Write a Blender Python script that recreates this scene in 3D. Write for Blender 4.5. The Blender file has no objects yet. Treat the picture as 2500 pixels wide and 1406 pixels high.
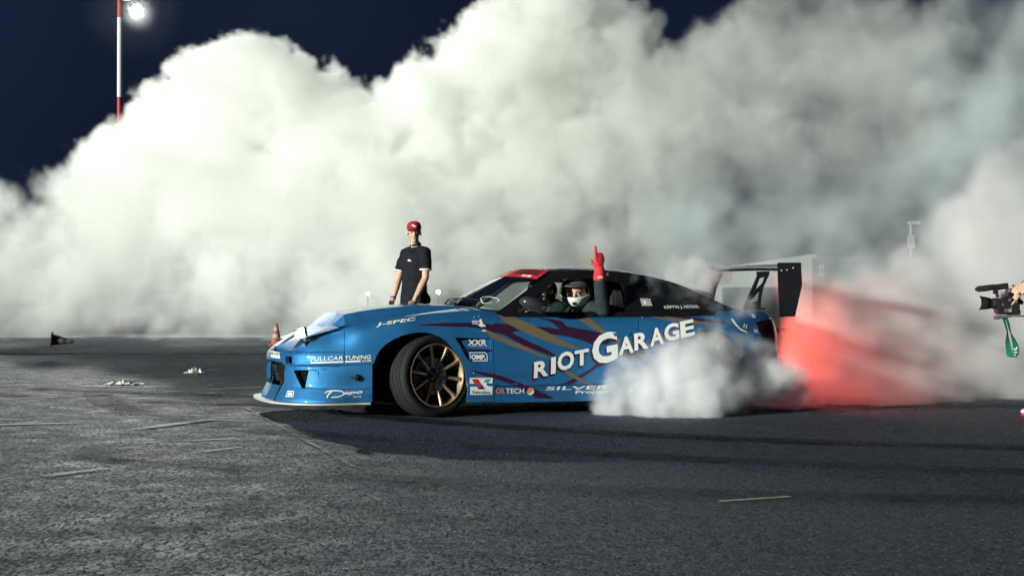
import bpy, bmesh, math, random
import numpy as np
from mathutils import Vector, Matrix
from mathutils.geometry import tessellate_polygon
S = bpy.context.scene
COL = S.collection
R = math.radians

# ------------------------------------------------------------------ camera
cam = bpy.data.objects.new('camera', bpy.data.cameras.new('camera'))
COL.objects.link(cam)
cam.location = (0, 0, 0.90)
cam.rotation_euler = (R(90.557), 0, 0)
cam.data.sensor_width = 36
cam.data.lens = 51.84
cam.data.clip_start = 0.1
cam.data.clip_end = 2000
S.camera = cam

# ------------------------------------------------------------------ night sky
W = bpy.data.worlds.new('World')
S.world = W
W.use_nodes = True
wn = W.node_tree
bg = wn.nodes['Background']
bg.inputs['Strength'].default_value = 0.068
_tc = wn.nodes.new('ShaderNodeTexCoord')
_n = wn.nodes.new('ShaderNodeTexNoise'); _n.inputs['Scale'].default_value = 2.2; _n.inputs['Detail'].default_value = 4
wn.links.new(_tc.outputs['Generated'], _n.inputs['Vector'])
_r = wn.nodes.new('ShaderNodeValToRGB')
_r.color_ramp.elements[0].position = .30; _r.color_ramp.elements[0].color = (.050, .10, .26, 1)
_r.color_ramp.elements[1].position = .72; _r.color_ramp.elements[1].color = (.15, .25, .55, 1)
wn.links.new(_n.outputs[0], _r.inputs[0]); wn.links.new(_r.outputs[0], bg.inputs['Color'])

# ------------------------------------------------------------------ light
def lamp(name, kind, loc, energy, color, aim=None, size=None, **kw):
    d = bpy.data.lights.new(name, kind)
    d.energy = energy
    d.color = color
    o = bpy.data.objects.new(name, d)
    COL.objects.link(o)
    o.location = loc
    if aim is not None:
        o.rotation_euler = (Vector(aim) - Vector(loc)).to_track_quat('-Z', 'Y').to_euler()
    for k, v in kw.items():
        setattr(d, k, v)
    return o
# floodlight spill from behind the photographer's left
lamp('sun', 'SUN', (0, 0, 20), 5.0, (0.95, 1.0, 0.90), aim=(11.6, 10.4, 20 - 2.8), angle=R(2))
# the lamp on the mast behind the smoke, pointed at the drift area
MAST = (-15.98, 60.0)
LAMP_AT = (-15.20, 59.6, 12.72)
lamp('mast_lamp_light', 'SPOT', (LAMP_AT[0], LAMP_AT[1] - .25, LAMP_AT[2] - .05), 29000, (0.98, 1.0, 0.93), aim=(0, 14, 0), spot_size=R(48), spot_blend=1.0, shadow_soft_size=.22)

S.view_settings.view_transform = 'Standard'
S.view_settings.look = 'None'
S.view_settings.exposure = 0.32
S.view_settings.gamma = 1
S.view_settings.use_curve_mapping = False
S.cycles.volume_bounces = 14
S.cycles.max_bounces = 16
S.cycles.volume_step_rate = 2.0
S.cycles.volume_max_steps = 512
S.cycles.use_adaptive_sampling = True
S.cycles.adaptive_threshold = 0.025
S.cycles.use_denoising = True
S.cycles.sample_clamp_indirect = 6
# ------------------------------------------------------------------ shape of the car body (metres; x rearward from the front axle, y away from the near side, z up)
def pchip(xs, ys):
    xs = np.asarray(xs, float); ys = np.asarray(ys, float)
    h = np.diff(xs); d = np.diff(ys) / h
    m = np.zeros(len(xs)); m[0], m[-1] = d[0], d[-1]
    for i in range(1, len(xs) - 1):
        if d[i - 1] * d[i] > 0:
            w1, w2 = 2 * h[i] + h[i - 1], h[i] + 2 * h[i - 1]
            m[i] = (w1 + w2) / (w1 / d[i - 1] + w2 / d[i])
    def f(x):
        x = np.clip(np.asarray(x, float), xs[0], xs[-1])
        i = np.clip(np.searchsorted(xs, x) - 1, 0, len(h) - 1)
        t = (x - xs[i]) / h[i]
        return ((1 + 2 * t) * (1 - t) ** 2 * ys[i] + t * (1 - t) ** 2 * h[i] * m[i]
                + t * t * (3 - 2 * t) * ys[i + 1] + t * t * (t - 1) * h[i] * m[i + 1])
    return f

PLAN = np.array([(-1.125, 0), (-1.12, -.2), (-1.098, -.4), (-1.045, -.56), (-.95, -.675), (-.82, -.745), (-.62, -.80),
                 (-.4, -.84), (-.15, -.862), (.1, -.862), (.35, -.852), (.7, -.845), (1.2, -.845), (1.7, -.85), (2.0, -.862),
                 (2.3, -.872), (2.55, -.862), (2.75, -.835), (2.93, -.80), (3.05, -.755), (3.13, -.66), (3.17, -.5), (3.185, -.25), (3.185, 0)])
_c = np.concatenate([[0], np.cumsum(np.hypot(*np.diff(PLAN, axis=0).T))])
_fx, _fy = pchip(_c, PLAN[:, 0]), pchip(_c, PLAN[:, 1])
_t = np.linspace(0, _c[-1], 1500)
_xy = np.stack([_fx(_t), _fy(_t)], 1)
for _ in range(30):                                    # ease the corners of the plan curve
    _xy[1:-1] = .25 * _xy[:-2] + .5 * _xy[1:-1] + .25 * _xy[2:]
_arc = np.concatenate([[0], np.cumsum(np.hypot(*np.diff(_xy, axis=0).T))])
ARC_END = _arc[-1]
def plan(s):
    """point and outward normal of the plan curve; s runs from the nose's middle, negative on the far side"""
    s = np.asarray(s, float)
    s = np.where(s > ARC_END, s - 2 * ARC_END, s)
    a = np.abs(s); sg = np.where(s < 0, -1., 1.)
    x, y = np.interp(a, _arc, _xy[:, 0]), np.interp(a, _arc, _xy[:, 1])
    e = .012
    dx = np.interp(a + e, _arc, _xy[:, 0]) - np.interp(a - e, _arc, _xy[:, 0])
    dy = np.interp(a + e, _arc, _xy[:, 1]) - np.interp(a - e, _arc, _xy[:, 1])
    dx = np.where(a < e, 0, dx); dy = np.where(a < e, -1, dy)
    dx = np.where(a > ARC_END - e, 0, dx); dy = np.where(a > ARC_END - e, 1, dy)
    L = np.hypot(dx, dy) + 1e-9
    nx, ny = dy / L, -dx / L
    return x, y * sg, nx, ny * sg
def s_at(x):
    """arc length on the near side at plan position x"""
    i = np.arange(len(_xy))[20:-20]
    return float(np.interp(x, _xy[i, 0], _arc[i]))
TOPZ = pchip([-1.125, -1.09, -1.04, -.95, -.82, -.7, -.5, -.18, .15, .42, .56, 1., 1.76, 2.36, 2.8, 3.0, 3.12, 3.2],
             [.512, .522, .55, .61, .655, .687, .742, .792, .824, .836, .818, .803, .800, .812, .832, .822, .80, .77])
SIDEPROF = pchip([.05, .12, .2, .25, .27, .36, .5, .6, .68, .76, .84, .9], [.03, .022, .008, .004, .016, .004, 0, .003, .014, .034, .062, .09])
NOSEPROF = pchip([.05, .13, .17, .225, .25, .385, .40, .42, .485, .52, .66], [-.04, -.045, -.03, -.004, .006, .006, .014, 0, .004, .02, .10])
def wrap(s, z, off=0.):
    """the body's side skin: (s, z) -> x, y, z"""
    s = np.asarray(s, float); z = np.asarray(z, float)
    x, y, nx, ny = plan(s)
    zt = TOPZ(x)
    k = np.clip((-x - .55) / .3, 0, 1); k = k * k * (3 - 2 * k)
    ins = (1 - k) * SIDEPROF(z) + k * NOSEPROF(z)
    ins = ins + (.045 - .03 * k) * np.clip((z - zt + .08) / .08, 0, 1.3) ** 2
    return np.stack([x - nx * (ins - off), y - ny * (ins - off), z], -1)
HOODC = pchip([-1.13, -1.08, -.95, -.8, -.5, -.2, .15, .5, .66], [.512, .55, .628, .692, .772, .826, .862, .876, .879])
_sd = np.linspace(0, ARC_END - .005, 1600)
_ed = wrap(_sd, TOPZ(plan(_sd)[0]))
_ed[:, 0] = np.maximum.accumulate(_ed[:, 0] + np.arange(1600) * 1e-9)
def edge_y(x):
    """half width and height of the skin's top edge at x"""
    x = np.asarray(x, float)
    return np.maximum(np.interp(x, _ed[:, 0], -_ed[:, 1]), .02), np.interp(x, _ed[:, 0], _ed[:, 2])
NOSE_X = float(_ed[0, 0]) + .002
def hood(x, y, off=0.):
    x = np.asarray(x, float); y = np.asarray(y, float)
    ye, ze = edge_y(x)
    u = np.clip(np.abs(y) / np.maximum(ye, .05), 0, 1.0)
    zc = HOODC(x)
    z = ze + (zc - ze) * (1 - u ** 1.5)
    return np.stack([x, y, z + off], -1)
ROOFZ = pchip([1.0, 1.066, 1.18, 1.306, 1.6, 1.825, 2.05, 2.24, 2.41, 2.58, 2.72, 2.86, 3.05], [1.13, 1.158, 1.182, 1.193, 1.187, 1.168, 1.129, 1.08, 1.01, .938, .878, .848, .835])
ROOFY = pchip([1.0, 1.3, 1.8, 2.2, 2.6, 2.86, 3.05], [.545, .55, .55, .56, .60, .66, .66])
def roof(x, y, off=0.):
    x = np.asarray(x, float); y = np.asarray(y, float)
    u = np.clip(np.abs(y) / ROOFY(x), 0, 1.2)
    return np.stack([x, y, ROOFZ(x) - .028 * u ** 3 + .016 * (1 - u ** 2) + off], -1)
BELTY = pchip([.5, .8, 1.7, 2.3, 2.7, 2.9, 3.05], [.775, .785, .79, .80, .765, .73, .66])
def cabin(x, z, off=0., side=-1):
    """side of the cabin above the belt"""
    x = np.asarray(x, float); z = np.asarray(z, float)
    zr = np.maximum(ROOFZ(x) - .03, .86); zb = .80
    zr = np.where(x < 1.06, 1.14, zr)
    f = np.clip((z - zb) / (zr - zb), -.2, 1.1)
    y = BELTY(x) + (np.where(x < 1.06, .55, ROOFY(x)) - BELTY(x)) * (f + .10 * f * (f - 1))
    return np.stack([x, side * (y + off), z + .5 * off], -1)
def screen(u, v, off=0.):
    """windscreen: u -1 near .. 1 far, v 0 bottom .. 1 top"""
    u = np.asarray(u, float); v = np.asarray(v, float)
    w = .745 + (.545 - .745) * v
    x0 = .57 + (1.085 - .57) * v; z0 = .835 + (1.165 - .835) * v
    b = (1 - u * u)
    x = x0 - .13 * b * (1 - .45 * v); z = z0 + .045 * b * (1 - v) + .02 * b + .03 * v * (1 - v)
    return np.stack([x - .5 * off, u * w, z + .8 * off], -1)
# ------------------------------------------------------------------ materials
def mat(name, color, rough=.6, metal=0., coat=0., var=.15, scale=8., bump=0., bscale=60., emit=None, estr=0., spec=.5, alpha=None, rvar=.12, trans=0., ior=1.45):
    m = bpy.data.materials.new(name)
    m.use_nodes = True
    nt = m.node_tree
    b = nt.nodes['Principled BSDF']
    tc = nt.nodes.new('ShaderNodeTexCoord')
    def noise(sc, det=4, rgh=.6):
        n = nt.nodes.new('ShaderNodeTexNoise')
        n.inputs['Scale'].default_value = sc; n.inputs['Detail'].default_value = det; n.inputs['Roughness'].default_value = rgh
        nt.links.new(tc.outputs['Object'], n.inputs['Vector'])
        return n.outputs[0]
    n = noise(scale)
    mr = nt.nodes.new('ShaderNodeMapRange')
    mr.inputs[1].default_value = .25; mr.inputs[2].default_value = .75
    mr.inputs[3].default_value = 1 - var; mr.inputs[4].default_value = 1 + var
    nt.links.new(n, mr.inputs[0])
    mx = nt.nodes.new('ShaderNodeVectorMath'); mx.operation = 'SCALE'
    mx.inputs[0].default_value = color
    nt.links.new(mr.outputs[0], mx.inputs['Scale'])
    nt.links.new(mx.outputs[0], b.inputs['Base Color'])
    rr = nt.nodes.new('ShaderNodeMapRange')
    rr.inputs[1].default_value = .3; rr.inputs[2].default_value = .7
    rr.inputs[3].default_value = max(0.02, rough - rvar * rough); rr.inputs[4].default_value = min(1, rough + rvar)
    nt.links.new(noise(scale * 2.3), rr.inputs[0])
    nt.links.new(rr.outputs[0], b.inputs['Roughness'])
    b.inputs['Metallic'].default_value = metal
    b.inputs['Coat Weight'].default_value = coat
    b.inputs['Coat Roughness'].default_value = .05
    b.inputs['Specular IOR Level'].default_value = spec
    b.inputs['Transmission Weight'].default_value = trans
    b.inputs['IOR'].default_value = ior
    if bump:
        bp = nt.nodes.new('ShaderNodeBump'); bp.inputs['Strength'].default_value = bump; bp.inputs['Distance'].default_value = .01
        nt.links.new(noise(bscale, 6, .65), bp.inputs['Height'])
        nt.links.new(bp.outputs[0], b.inputs['Normal'])
    if emit:
        b.inputs['Emission Color'].default_value = (*emit, 1); b.inputs['Emission Strength'].default_value = estr
    return m

def glass(name, tint=(.75, .9, .82), clear=.8, rough=.03):
    m = bpy.data.materials.new(name); m.use_nodes = True
    nt = m.node_tree; nt.nodes.clear()
    out = nt.nodes.new('ShaderNodeOutputMaterial')
    tr = nt.nodes.new('ShaderNodeBsdfTransparent'); tr.inputs[0].default_value = (*[c * clear for c in tint], 1)
    gl = nt.nodes.new('ShaderNodeBsdfGlossy'); gl.inputs['Roughness'].default_value = rough; gl.inputs[0].default_value = (.95, 1, .97, 1)
    ge = nt.nodes.new('ShaderNodeNewGeometry')
    def vm(op, x, y=None):
        q = nt.nodes.new('ShaderNodeVectorMath' if op == 'DOT_PRODUCT' else 'ShaderNodeMath'); q.operation = op
        for i, w_ in enumerate((x, y)):
            if w_ is None: continue
            if isinstance(w_, (int, float)): q.inputs[i].default_value = w_
            else: nt.links.new(w_, q.inputs[i])
        return q.outputs['Value'] if op == 'DOT_PRODUCT' else q.outputs[0]
    c_ = vm('ABSOLUTE', vm('DOT_PRODUCT', ge.outputs['Normal'], ge.outputs['Incoming']))
    fr = nt.nodes.new('ShaderNodeMath'); fr.operation = 'MULTIPLY_ADD'; fr.inputs[1].default_value = .93; fr.inputs[2].default_value = .05
    nt.links.new(vm('POWER', vm('SUBTRACT', 1.0, c_), 4.0), fr.inputs[0])
    tc = nt.nodes.new('ShaderNodeTexCoord'); n = nt.nodes.new('ShaderNodeTexNoise'); n.inputs['Scale'].default_value = 7
    nt.links.new(tc.outputs['Object'], n.inputs['Vector'])
    mp = nt.nodes.new('ShaderNodeMath'); mp.operation = 'MULTIPLY_ADD'; mp.inputs[1].default_value = .10; mp.inputs[2].default_value = .03
    nt.links.new(n.outputs[0], mp.inputs[0])
    ad = nt.nodes.new('ShaderNodeMath'); ad.operation = 'ADD'; ad.use_clamp = True
    nt.links.new(fr.outputs[0], ad.inputs[0]); nt.links.new(mp.outputs[0], ad.inputs[1])
    mx = nt.nodes.new('ShaderNodeMixShader')
    nt.links.new(ad.outputs[0], mx.inputs[0]); nt.links.new(tr.outputs[0], mx.inputs[1]); nt.links.new(gl.outputs[0], mx.inputs[2])
    nt.links.new(mx.outputs[0], out.inputs[0])
    return m

# ------------------------------------------------------------------ object helpers
def link(name, me, material=None, parent=None, smooth=False):
    o = bpy.data.objects.new(name, me)
    COL.objects.link(o)
    if material is not None: me.materials.append(material)
    if parent is not None: o.parent = parent
    if smooth and len(me.polygons): me.polygons.foreach_set('use_smooth', [True] * len(me.polygons))
    return o
def tag(o, label, cat=None, group=None, kind=None):
    o['label'] = label
    if cat: o['category'] = cat
    if group: o['group'] = group
    if kind: o['kind'] = kind
    return o
def thing(name, label, cat, loc=(0, 0, 0), rz=0., group=None):
    o = bpy.data.objects.new(name, None); COL.objects.link(o)
    o.location = loc; o.rotation_euler = (0, 0, rz); o.empty_display_size = .2
    return tag(o, label, cat, group)

class MB:
    """collects shapes into one mesh"""
    def __init__(s): s.v = []; s.f = []
    def add(s, vs, fs):
        b = len(s.v); s.v += [tuple(map(float, p)) for p in vs]; s.f += [tuple(b + i for i in q) for q in fs]; return s
    def box(s, lo, hi, M=None, taper=None):
        x0, y0, z0 = lo; x1, y1, z1 = hi
        vs = [Vector(p) for p in ((x0, y0, z0), (x1, y0, z0), (x1, y1, z0), (x0, y1, z0), (x0, y0, z1), (x1, y0, z1), (x1, y1, z1), (x0, y1, z1))]
        if M is not None: vs = [M @ p for p in vs]
        return s.add(vs, [(3, 2, 1, 0), (4, 5, 6, 7), (0, 1, 5, 4), (1, 2, 6, 5), (2, 3, 7, 6), (3, 0, 4, 7)])
    def hexa(s, p):
        """8 corner points, bottom loop then top loop"""
        return s.add(p, [(3, 2, 1, 0), (4, 5, 6, 7), (0, 1, 5, 4), (1, 2, 6, 5), (2, 3, 7, 6), (3, 0, 4, 7)])
    def tube(s, pts, rad, n=10, cap='flat', flat=None):
        """swept tube; rad numbers or (side, depth) pairs; flat = hint vector of the depth axis"""
        P = [Vector(p) for p in pts]; k = len(P)
        rr = [(r, r) if not isinstance(r, (tuple, list)) else r for r in (rad if isinstance(rad, list) else [rad] * k)]
        T = [((P[min(i + 1, k - 1)] - P[max(i - 1, 0)]).normalized()) for i in range(k)]
        ref = Vector(flat) if flat is not None else (Vector((0, 0, 1)) if abs(T[0].z) < .9 else Vector((0, 1, 0)))
        rings = []
        if cap in ('round', 'start'):
            def capped(c, t, r, sgn):
                return [(c + t * sgn * max(r) * math.sin(a) * .9, (r[0] * math.cos(a), r[1] * math.cos(a)), t) for a in (R(75), R(45))]
            seq = capped(P[0], T[0], rr[0], -1) + [(P[i], rr[i], T[i]) for i in range(k)] + (list(reversed(capped(P[-1], T[-1], rr[-1], 1))) if cap == 'round' else [])
        else:
            seq = [(P[i], rr[i], T[i]) for i in range(k)]
        vs = []
        for c, r, t in seq:
            d = (ref - t * ref.dot(t))
            if d.length < 1e-5: d = t.orthogonal()
            d.normalize(); w_ = t.cross(d).normalized()
            for j in range(n):
                a = 2 * math.pi * j / n
                vs.append(c + w_ * (r[0] * math.cos(a)) + d * (r[1] * math.sin(a)))
        m = len(seq); fs = []
        for i in range(m - 1):
            for j in range(n):
                a, b = i * n + j, i * n + (j + 1) % n
                fs.append((a, b, b + n, a + n))
        fs.append(tuple(range(n - 1, -1, -1))); fs.append(tuple((m - 1) * n + j for j in range(n)))
        return s.add(vs, fs)
    def lathe(s, prof, n=32, axis='z', M=None, close=False, cap=True):
        """profile of (r, h) about an axis"""
        vs = []
        for r, h in prof:
            for j in range(n):
                a = 2 * math.pi * j / n
                c, d = r * math.cos(a), r * math.sin(a)
                p = Vector((c, d, h)) if axis == 'z' else (Vector((c, h, d)) if axis == 'y' else Vector((h, c, d)))
                vs.append(M @ p if M is not None else p)
        fs = []; m = len(prof)
        for i in range(m if close else m - 1):
            i2 = (i + 1) % m
            for j in range(n):
                fs.append((i * n + j, i * n + (j + 1) % n, i2 * n + (j + 1) % n, i2 * n + j))
        if not close and cap:
            if prof[0][0] > 1e-6: fs.append(tuple(range(n - 1, -1, -1)))
            if prof[-1][0] > 1e-6: fs.append(tuple((m - 1) * n + j for j in range(n)))
        return s.add(vs, fs)
    def ball(s, c, r, n=14, m=10):
        r = (r, r, r) if not isinstance(r, (tuple, list)) else r
        prof = [(math.sin(math.pi * i / m), -math.cos(math.pi * i / m)) for i in range(m + 1)]
        prof[0] = (1e-4, -1); prof[-1] = (1e-4, 1)
        M = Matrix.Translation(c) @ Matrix.Diagonal((*r, 1))
        return s.lathe(prof, n, 'z', M)
    def plate(s, outlines, fa, fb):
        """polygon with holes between two sides fa(p), fb(p)"""
        flatp = [p for o in outlines for p in o]
        tri = tessellate_polygon([[Vector((p[0], p[1], 0)) for p in o] for o in outlines])
        n = len(flatp)
        vs = [fa(p) for p in flatp] + [fb(p) for p in flatp]
        fs = [tuple(t) for t in tri] + [tuple(n + i for i in reversed(t)) for t in tri]
        b = 0
        for o in outlines:
            k = len(o)
            for i in range(k):
                fs.append((b + i, b + (i + 1) % k, n + b + (i + 1) % k, n + b + i))
            b += k
        return s.add(vs, fs)
    def build(s, name, material, parent=None, smooth=False, angle=None, bevel=0., recalc=True):
        me = bpy.data.meshes.new(name)
        me.from_pydata(s.v, [], s.f)
        if recalc or bevel:
            bm = bmesh.new(); bm.from_mesh(me)
            if bevel:
                bmesh.ops.remove_doubles(bm, verts=bm.verts, dist=1e-6)
                bmesh.ops.bevel(bm, geom=[e for e in bm.edges if len(e.link_faces) == 2 and e.calc_face_angle(0) > .5], offset=bevel, segments=2, affect='EDGES', clamp_overlap=True)
            bmesh.ops.recalc_face_normals(bm, faces=bm.faces)
            bm.to_mesh(me); bm.free()
        o = link(name, me, material, parent, smooth or angle is not None)
        if angle is not None: me.set_sharp_from_angle(angle=R(angle))
        return o

def flat_cut(outlines, step):
    """polygon (with holes) cut on a grid so that it can bend: 2D points, faces"""
    tri = tessellate_polygon([[Vector((p[0], p[1], 0)) for p in o] for o in outlines])
    pts = [p for o in outlines for p in o]
    return cut(pts, tri, step)
def cut(pts, faces, step):
    bm = bmesh.new()
    vs = [bm.verts.new((p[0], p[1], 0)) for p in pts]
    for t in faces:
        try: bm.faces.new([vs[i] for i in t])
        except ValueError: pass
    bmesh.ops.remove_doubles(bm, verts=bm.verts, dist=1e-5)
    bmesh.ops.dissolve_degenerate(bm, edges=bm.edges, dist=1e-6)
    sx, sy = step if isinstance(step, tuple) else (step, step)
    for ax, st in ((0, sx), (1, sy)):
        c = [v.co[ax] for v in bm.verts]
        if not c: break
        k = math.floor(min(c) / st) + 1
        while k * st < max(c):
            co = Vector((0, 0, 0)); co[ax] = k * st + 1e-5
            no = Vector((0, 0, 0)); no[ax] = 1
            bmesh.ops.bisect_plane(bm, geom=bm.verts[:] + bm.edges[:] + bm.faces[:], plane_co=co, plane_no=no)
            k += 1
    bmesh.ops.recalc_face_normals(bm, faces=bm.faces)
    bm.verts.ensure_lookup_table(); bm.verts.index_update()
    P = np.array([(v.co.x, v.co.y) for v in bm.verts]); F_ = [tuple(v.index for v in f.verts) for f in bm.faces]
    bm.free()
    return P, F_

class Skin:
    """curved sheets of given thickness following a surface function f(a, b, off)"""
    def __init__(s): s.v = []; s.f = []; s.n = []
    def sheet(s, outlines, f, thick=0., step=.045, off=0., flipdepth=False):
        P, Fc = flat_cut(outlines, step)
        return s.raw(P, Fc, f, thick, off)
    def raw(s, P, Fc, f, thick=0., off=0.):
        a, b = P[:, 0], P[:, 1]; e = 2e-3
        A = f(a, b, off)
        out = f(a, b, off + .01) - A
        n = np.cross(f(a + e, b, off) - f(a - e, b, off), f(a, b + e, off) - f(a, b - e, off))
        n /= np.linalg.norm(n, axis=1)[:, None] + 1e-12
        sg = np.sign((n * out).sum(1)); sg[sg == 0] = 1
        n *= sg[:, None]
        base = len(s.v)
        s.v += [tuple(p) for p in A]; s.n += [tuple(p) for p in n]
        F2 = []
        for q in Fc:
            v0, v1, v2 = A[q[0]], A[q[1]], A[q[2]]
            c = np.cross(v1 - v0, v2 - v0)
            F2.append(tuple(q) if c @ n[q[0]] > 0 else tuple(reversed(q)))
        s.f += [tuple(base + i for i in q) for q in F2]
        if thick:
            B = A - n * thick
            b2 = len(s.v)
            s.v += [tuple(p) for p in B]; s.n += [tuple(-p) for p in n]
            s.f += [tuple(b2 + i for i in reversed(q)) for q in F2]
            cnt = {}
            for q in F2:
                for i in range(len(q)):
                    ed = (q[i], q[(i + 1) % len(q)])
                    cnt[ed] = 1
            for (i, j) in [k for k in cnt if (k[1], k[0]) not in cnt]:
                b3 = len(s.v)
                s.v += [tuple(A[i]), tuple(A[j]), tuple(B[j]), tuple(B[i])]; s.n += [(0, 0, 0)] * 4
                s.f.append((b3 + 3, b3 + 2, b3 + 1, b3))
        return s
    def build(s, name, material, parent=None):
        me = bpy.data.meshes.new(name)
        me.from_pydata(s.v, [], s.f)
        o = link(name, me, material, parent, True)
        me.normals_split_custom_set_from_vertices(s.n)
        return o

_glyphs = {}
def font_flat(text, bold=0., shear=0., space=1.0):
    """text from the built-in font as 2D points and faces"""
    key = (text, bold, shear, space)
    if key not in _glyphs:
        c = bpy.data.curves.new('lettering', 'FONT'); c.body = text; c.offset = bold; c.shear = shear; c.resolution_u = 3; c.space_character = space
        o = bpy.data.objects.new('lettering', c); COL.objects.link(o)
        dg = bpy.context.evaluated_depsgraph_get()
        me = bpy.data.meshes.new_from_object(o.evaluated_get(dg))
        P = np.array([(v.co.x, v.co.y) for v in me.vertices]); F_ = [tuple(p.vertices) for p in me.polygons]
        bpy.data.objects.remove(o); bpy.data.curves.remove(c); bpy.data.meshes.remove(me)
        P = P - P.min(0); _glyphs[key] = (P / P.max(0), F_)
    return _glyphs[key]
def words(text, f, box, off, bold=.0, shear=0., step=.03, space=1.0, sk=None):
    """lettering laid on a surface: box = (left, right, base left, base right, height)"""
    P, F_ = font_flat(text, bold, shear, space)
    x0, x1, b0, b1, h = box
    Q = np.stack([x0 + P[:, 0] * (x1 - x0), b0 + P[:, 0] * (b1 - b0) + P[:, 1] * h], 1)
    P2, F2 = cut(Q, F_, step)
    sk = sk or Skin()
    return sk.raw(P2, F2, f, 0., off)
def apply_mods(o):
    dg = bpy.context.evaluated_depsgraph_get()
    me = bpy.data.meshes.new_from_object(o.evaluated_get(dg))
    old = o.data; o.modifiers.clear(); o.data = me; bpy.data.meshes.remove(old)
    return o
def fuse(mb, name, material, parent, voxel=.006, it=6, fac=.5):
    """melts the shapes of a mesh into one continuous smooth body"""
    me = bpy.data.meshes.new(name); me.from_pydata(mb.v, [], mb.f)
    bm = bmesh.new(); bm.from_mesh(me); bmesh.ops.recalc_face_normals(bm, faces=bm.faces); bm.to_mesh(me); bm.free()
    o = link(name, me, None, parent)
    r = o.modifiers.new('melt', 'REMESH'); r.mode = 'VOXEL'; r.voxel_size = voxel
    s = o.modifiers.new('ease', 'SMOOTH'); s.factor = fac; s.iterations = it
    apply_mods(o)
    o.data.materials.clear(); o.data.materials.append(material)
    o.data.polygons.foreach_set('use_smooth', [True] * len(o.data.polygons))
    return o
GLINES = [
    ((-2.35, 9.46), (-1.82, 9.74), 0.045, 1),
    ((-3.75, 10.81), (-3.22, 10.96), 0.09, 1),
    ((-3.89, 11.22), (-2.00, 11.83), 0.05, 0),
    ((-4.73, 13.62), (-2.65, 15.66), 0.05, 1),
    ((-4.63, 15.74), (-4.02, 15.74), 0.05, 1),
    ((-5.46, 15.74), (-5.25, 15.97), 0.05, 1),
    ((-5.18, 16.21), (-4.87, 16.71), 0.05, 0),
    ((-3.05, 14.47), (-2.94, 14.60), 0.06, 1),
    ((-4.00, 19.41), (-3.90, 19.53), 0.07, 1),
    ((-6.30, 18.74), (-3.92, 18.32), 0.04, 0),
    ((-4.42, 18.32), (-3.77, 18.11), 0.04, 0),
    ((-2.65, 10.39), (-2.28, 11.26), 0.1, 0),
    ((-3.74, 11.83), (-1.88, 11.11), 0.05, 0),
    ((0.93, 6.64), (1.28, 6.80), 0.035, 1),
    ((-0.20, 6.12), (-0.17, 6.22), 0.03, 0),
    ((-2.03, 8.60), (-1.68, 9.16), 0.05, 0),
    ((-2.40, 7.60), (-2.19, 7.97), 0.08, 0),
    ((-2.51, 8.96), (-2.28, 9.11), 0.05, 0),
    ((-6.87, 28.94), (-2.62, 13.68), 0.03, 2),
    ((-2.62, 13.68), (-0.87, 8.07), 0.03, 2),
    ((-3.29, 19.41), (-3.14, 19.53), 0.05, 1),
]
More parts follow.
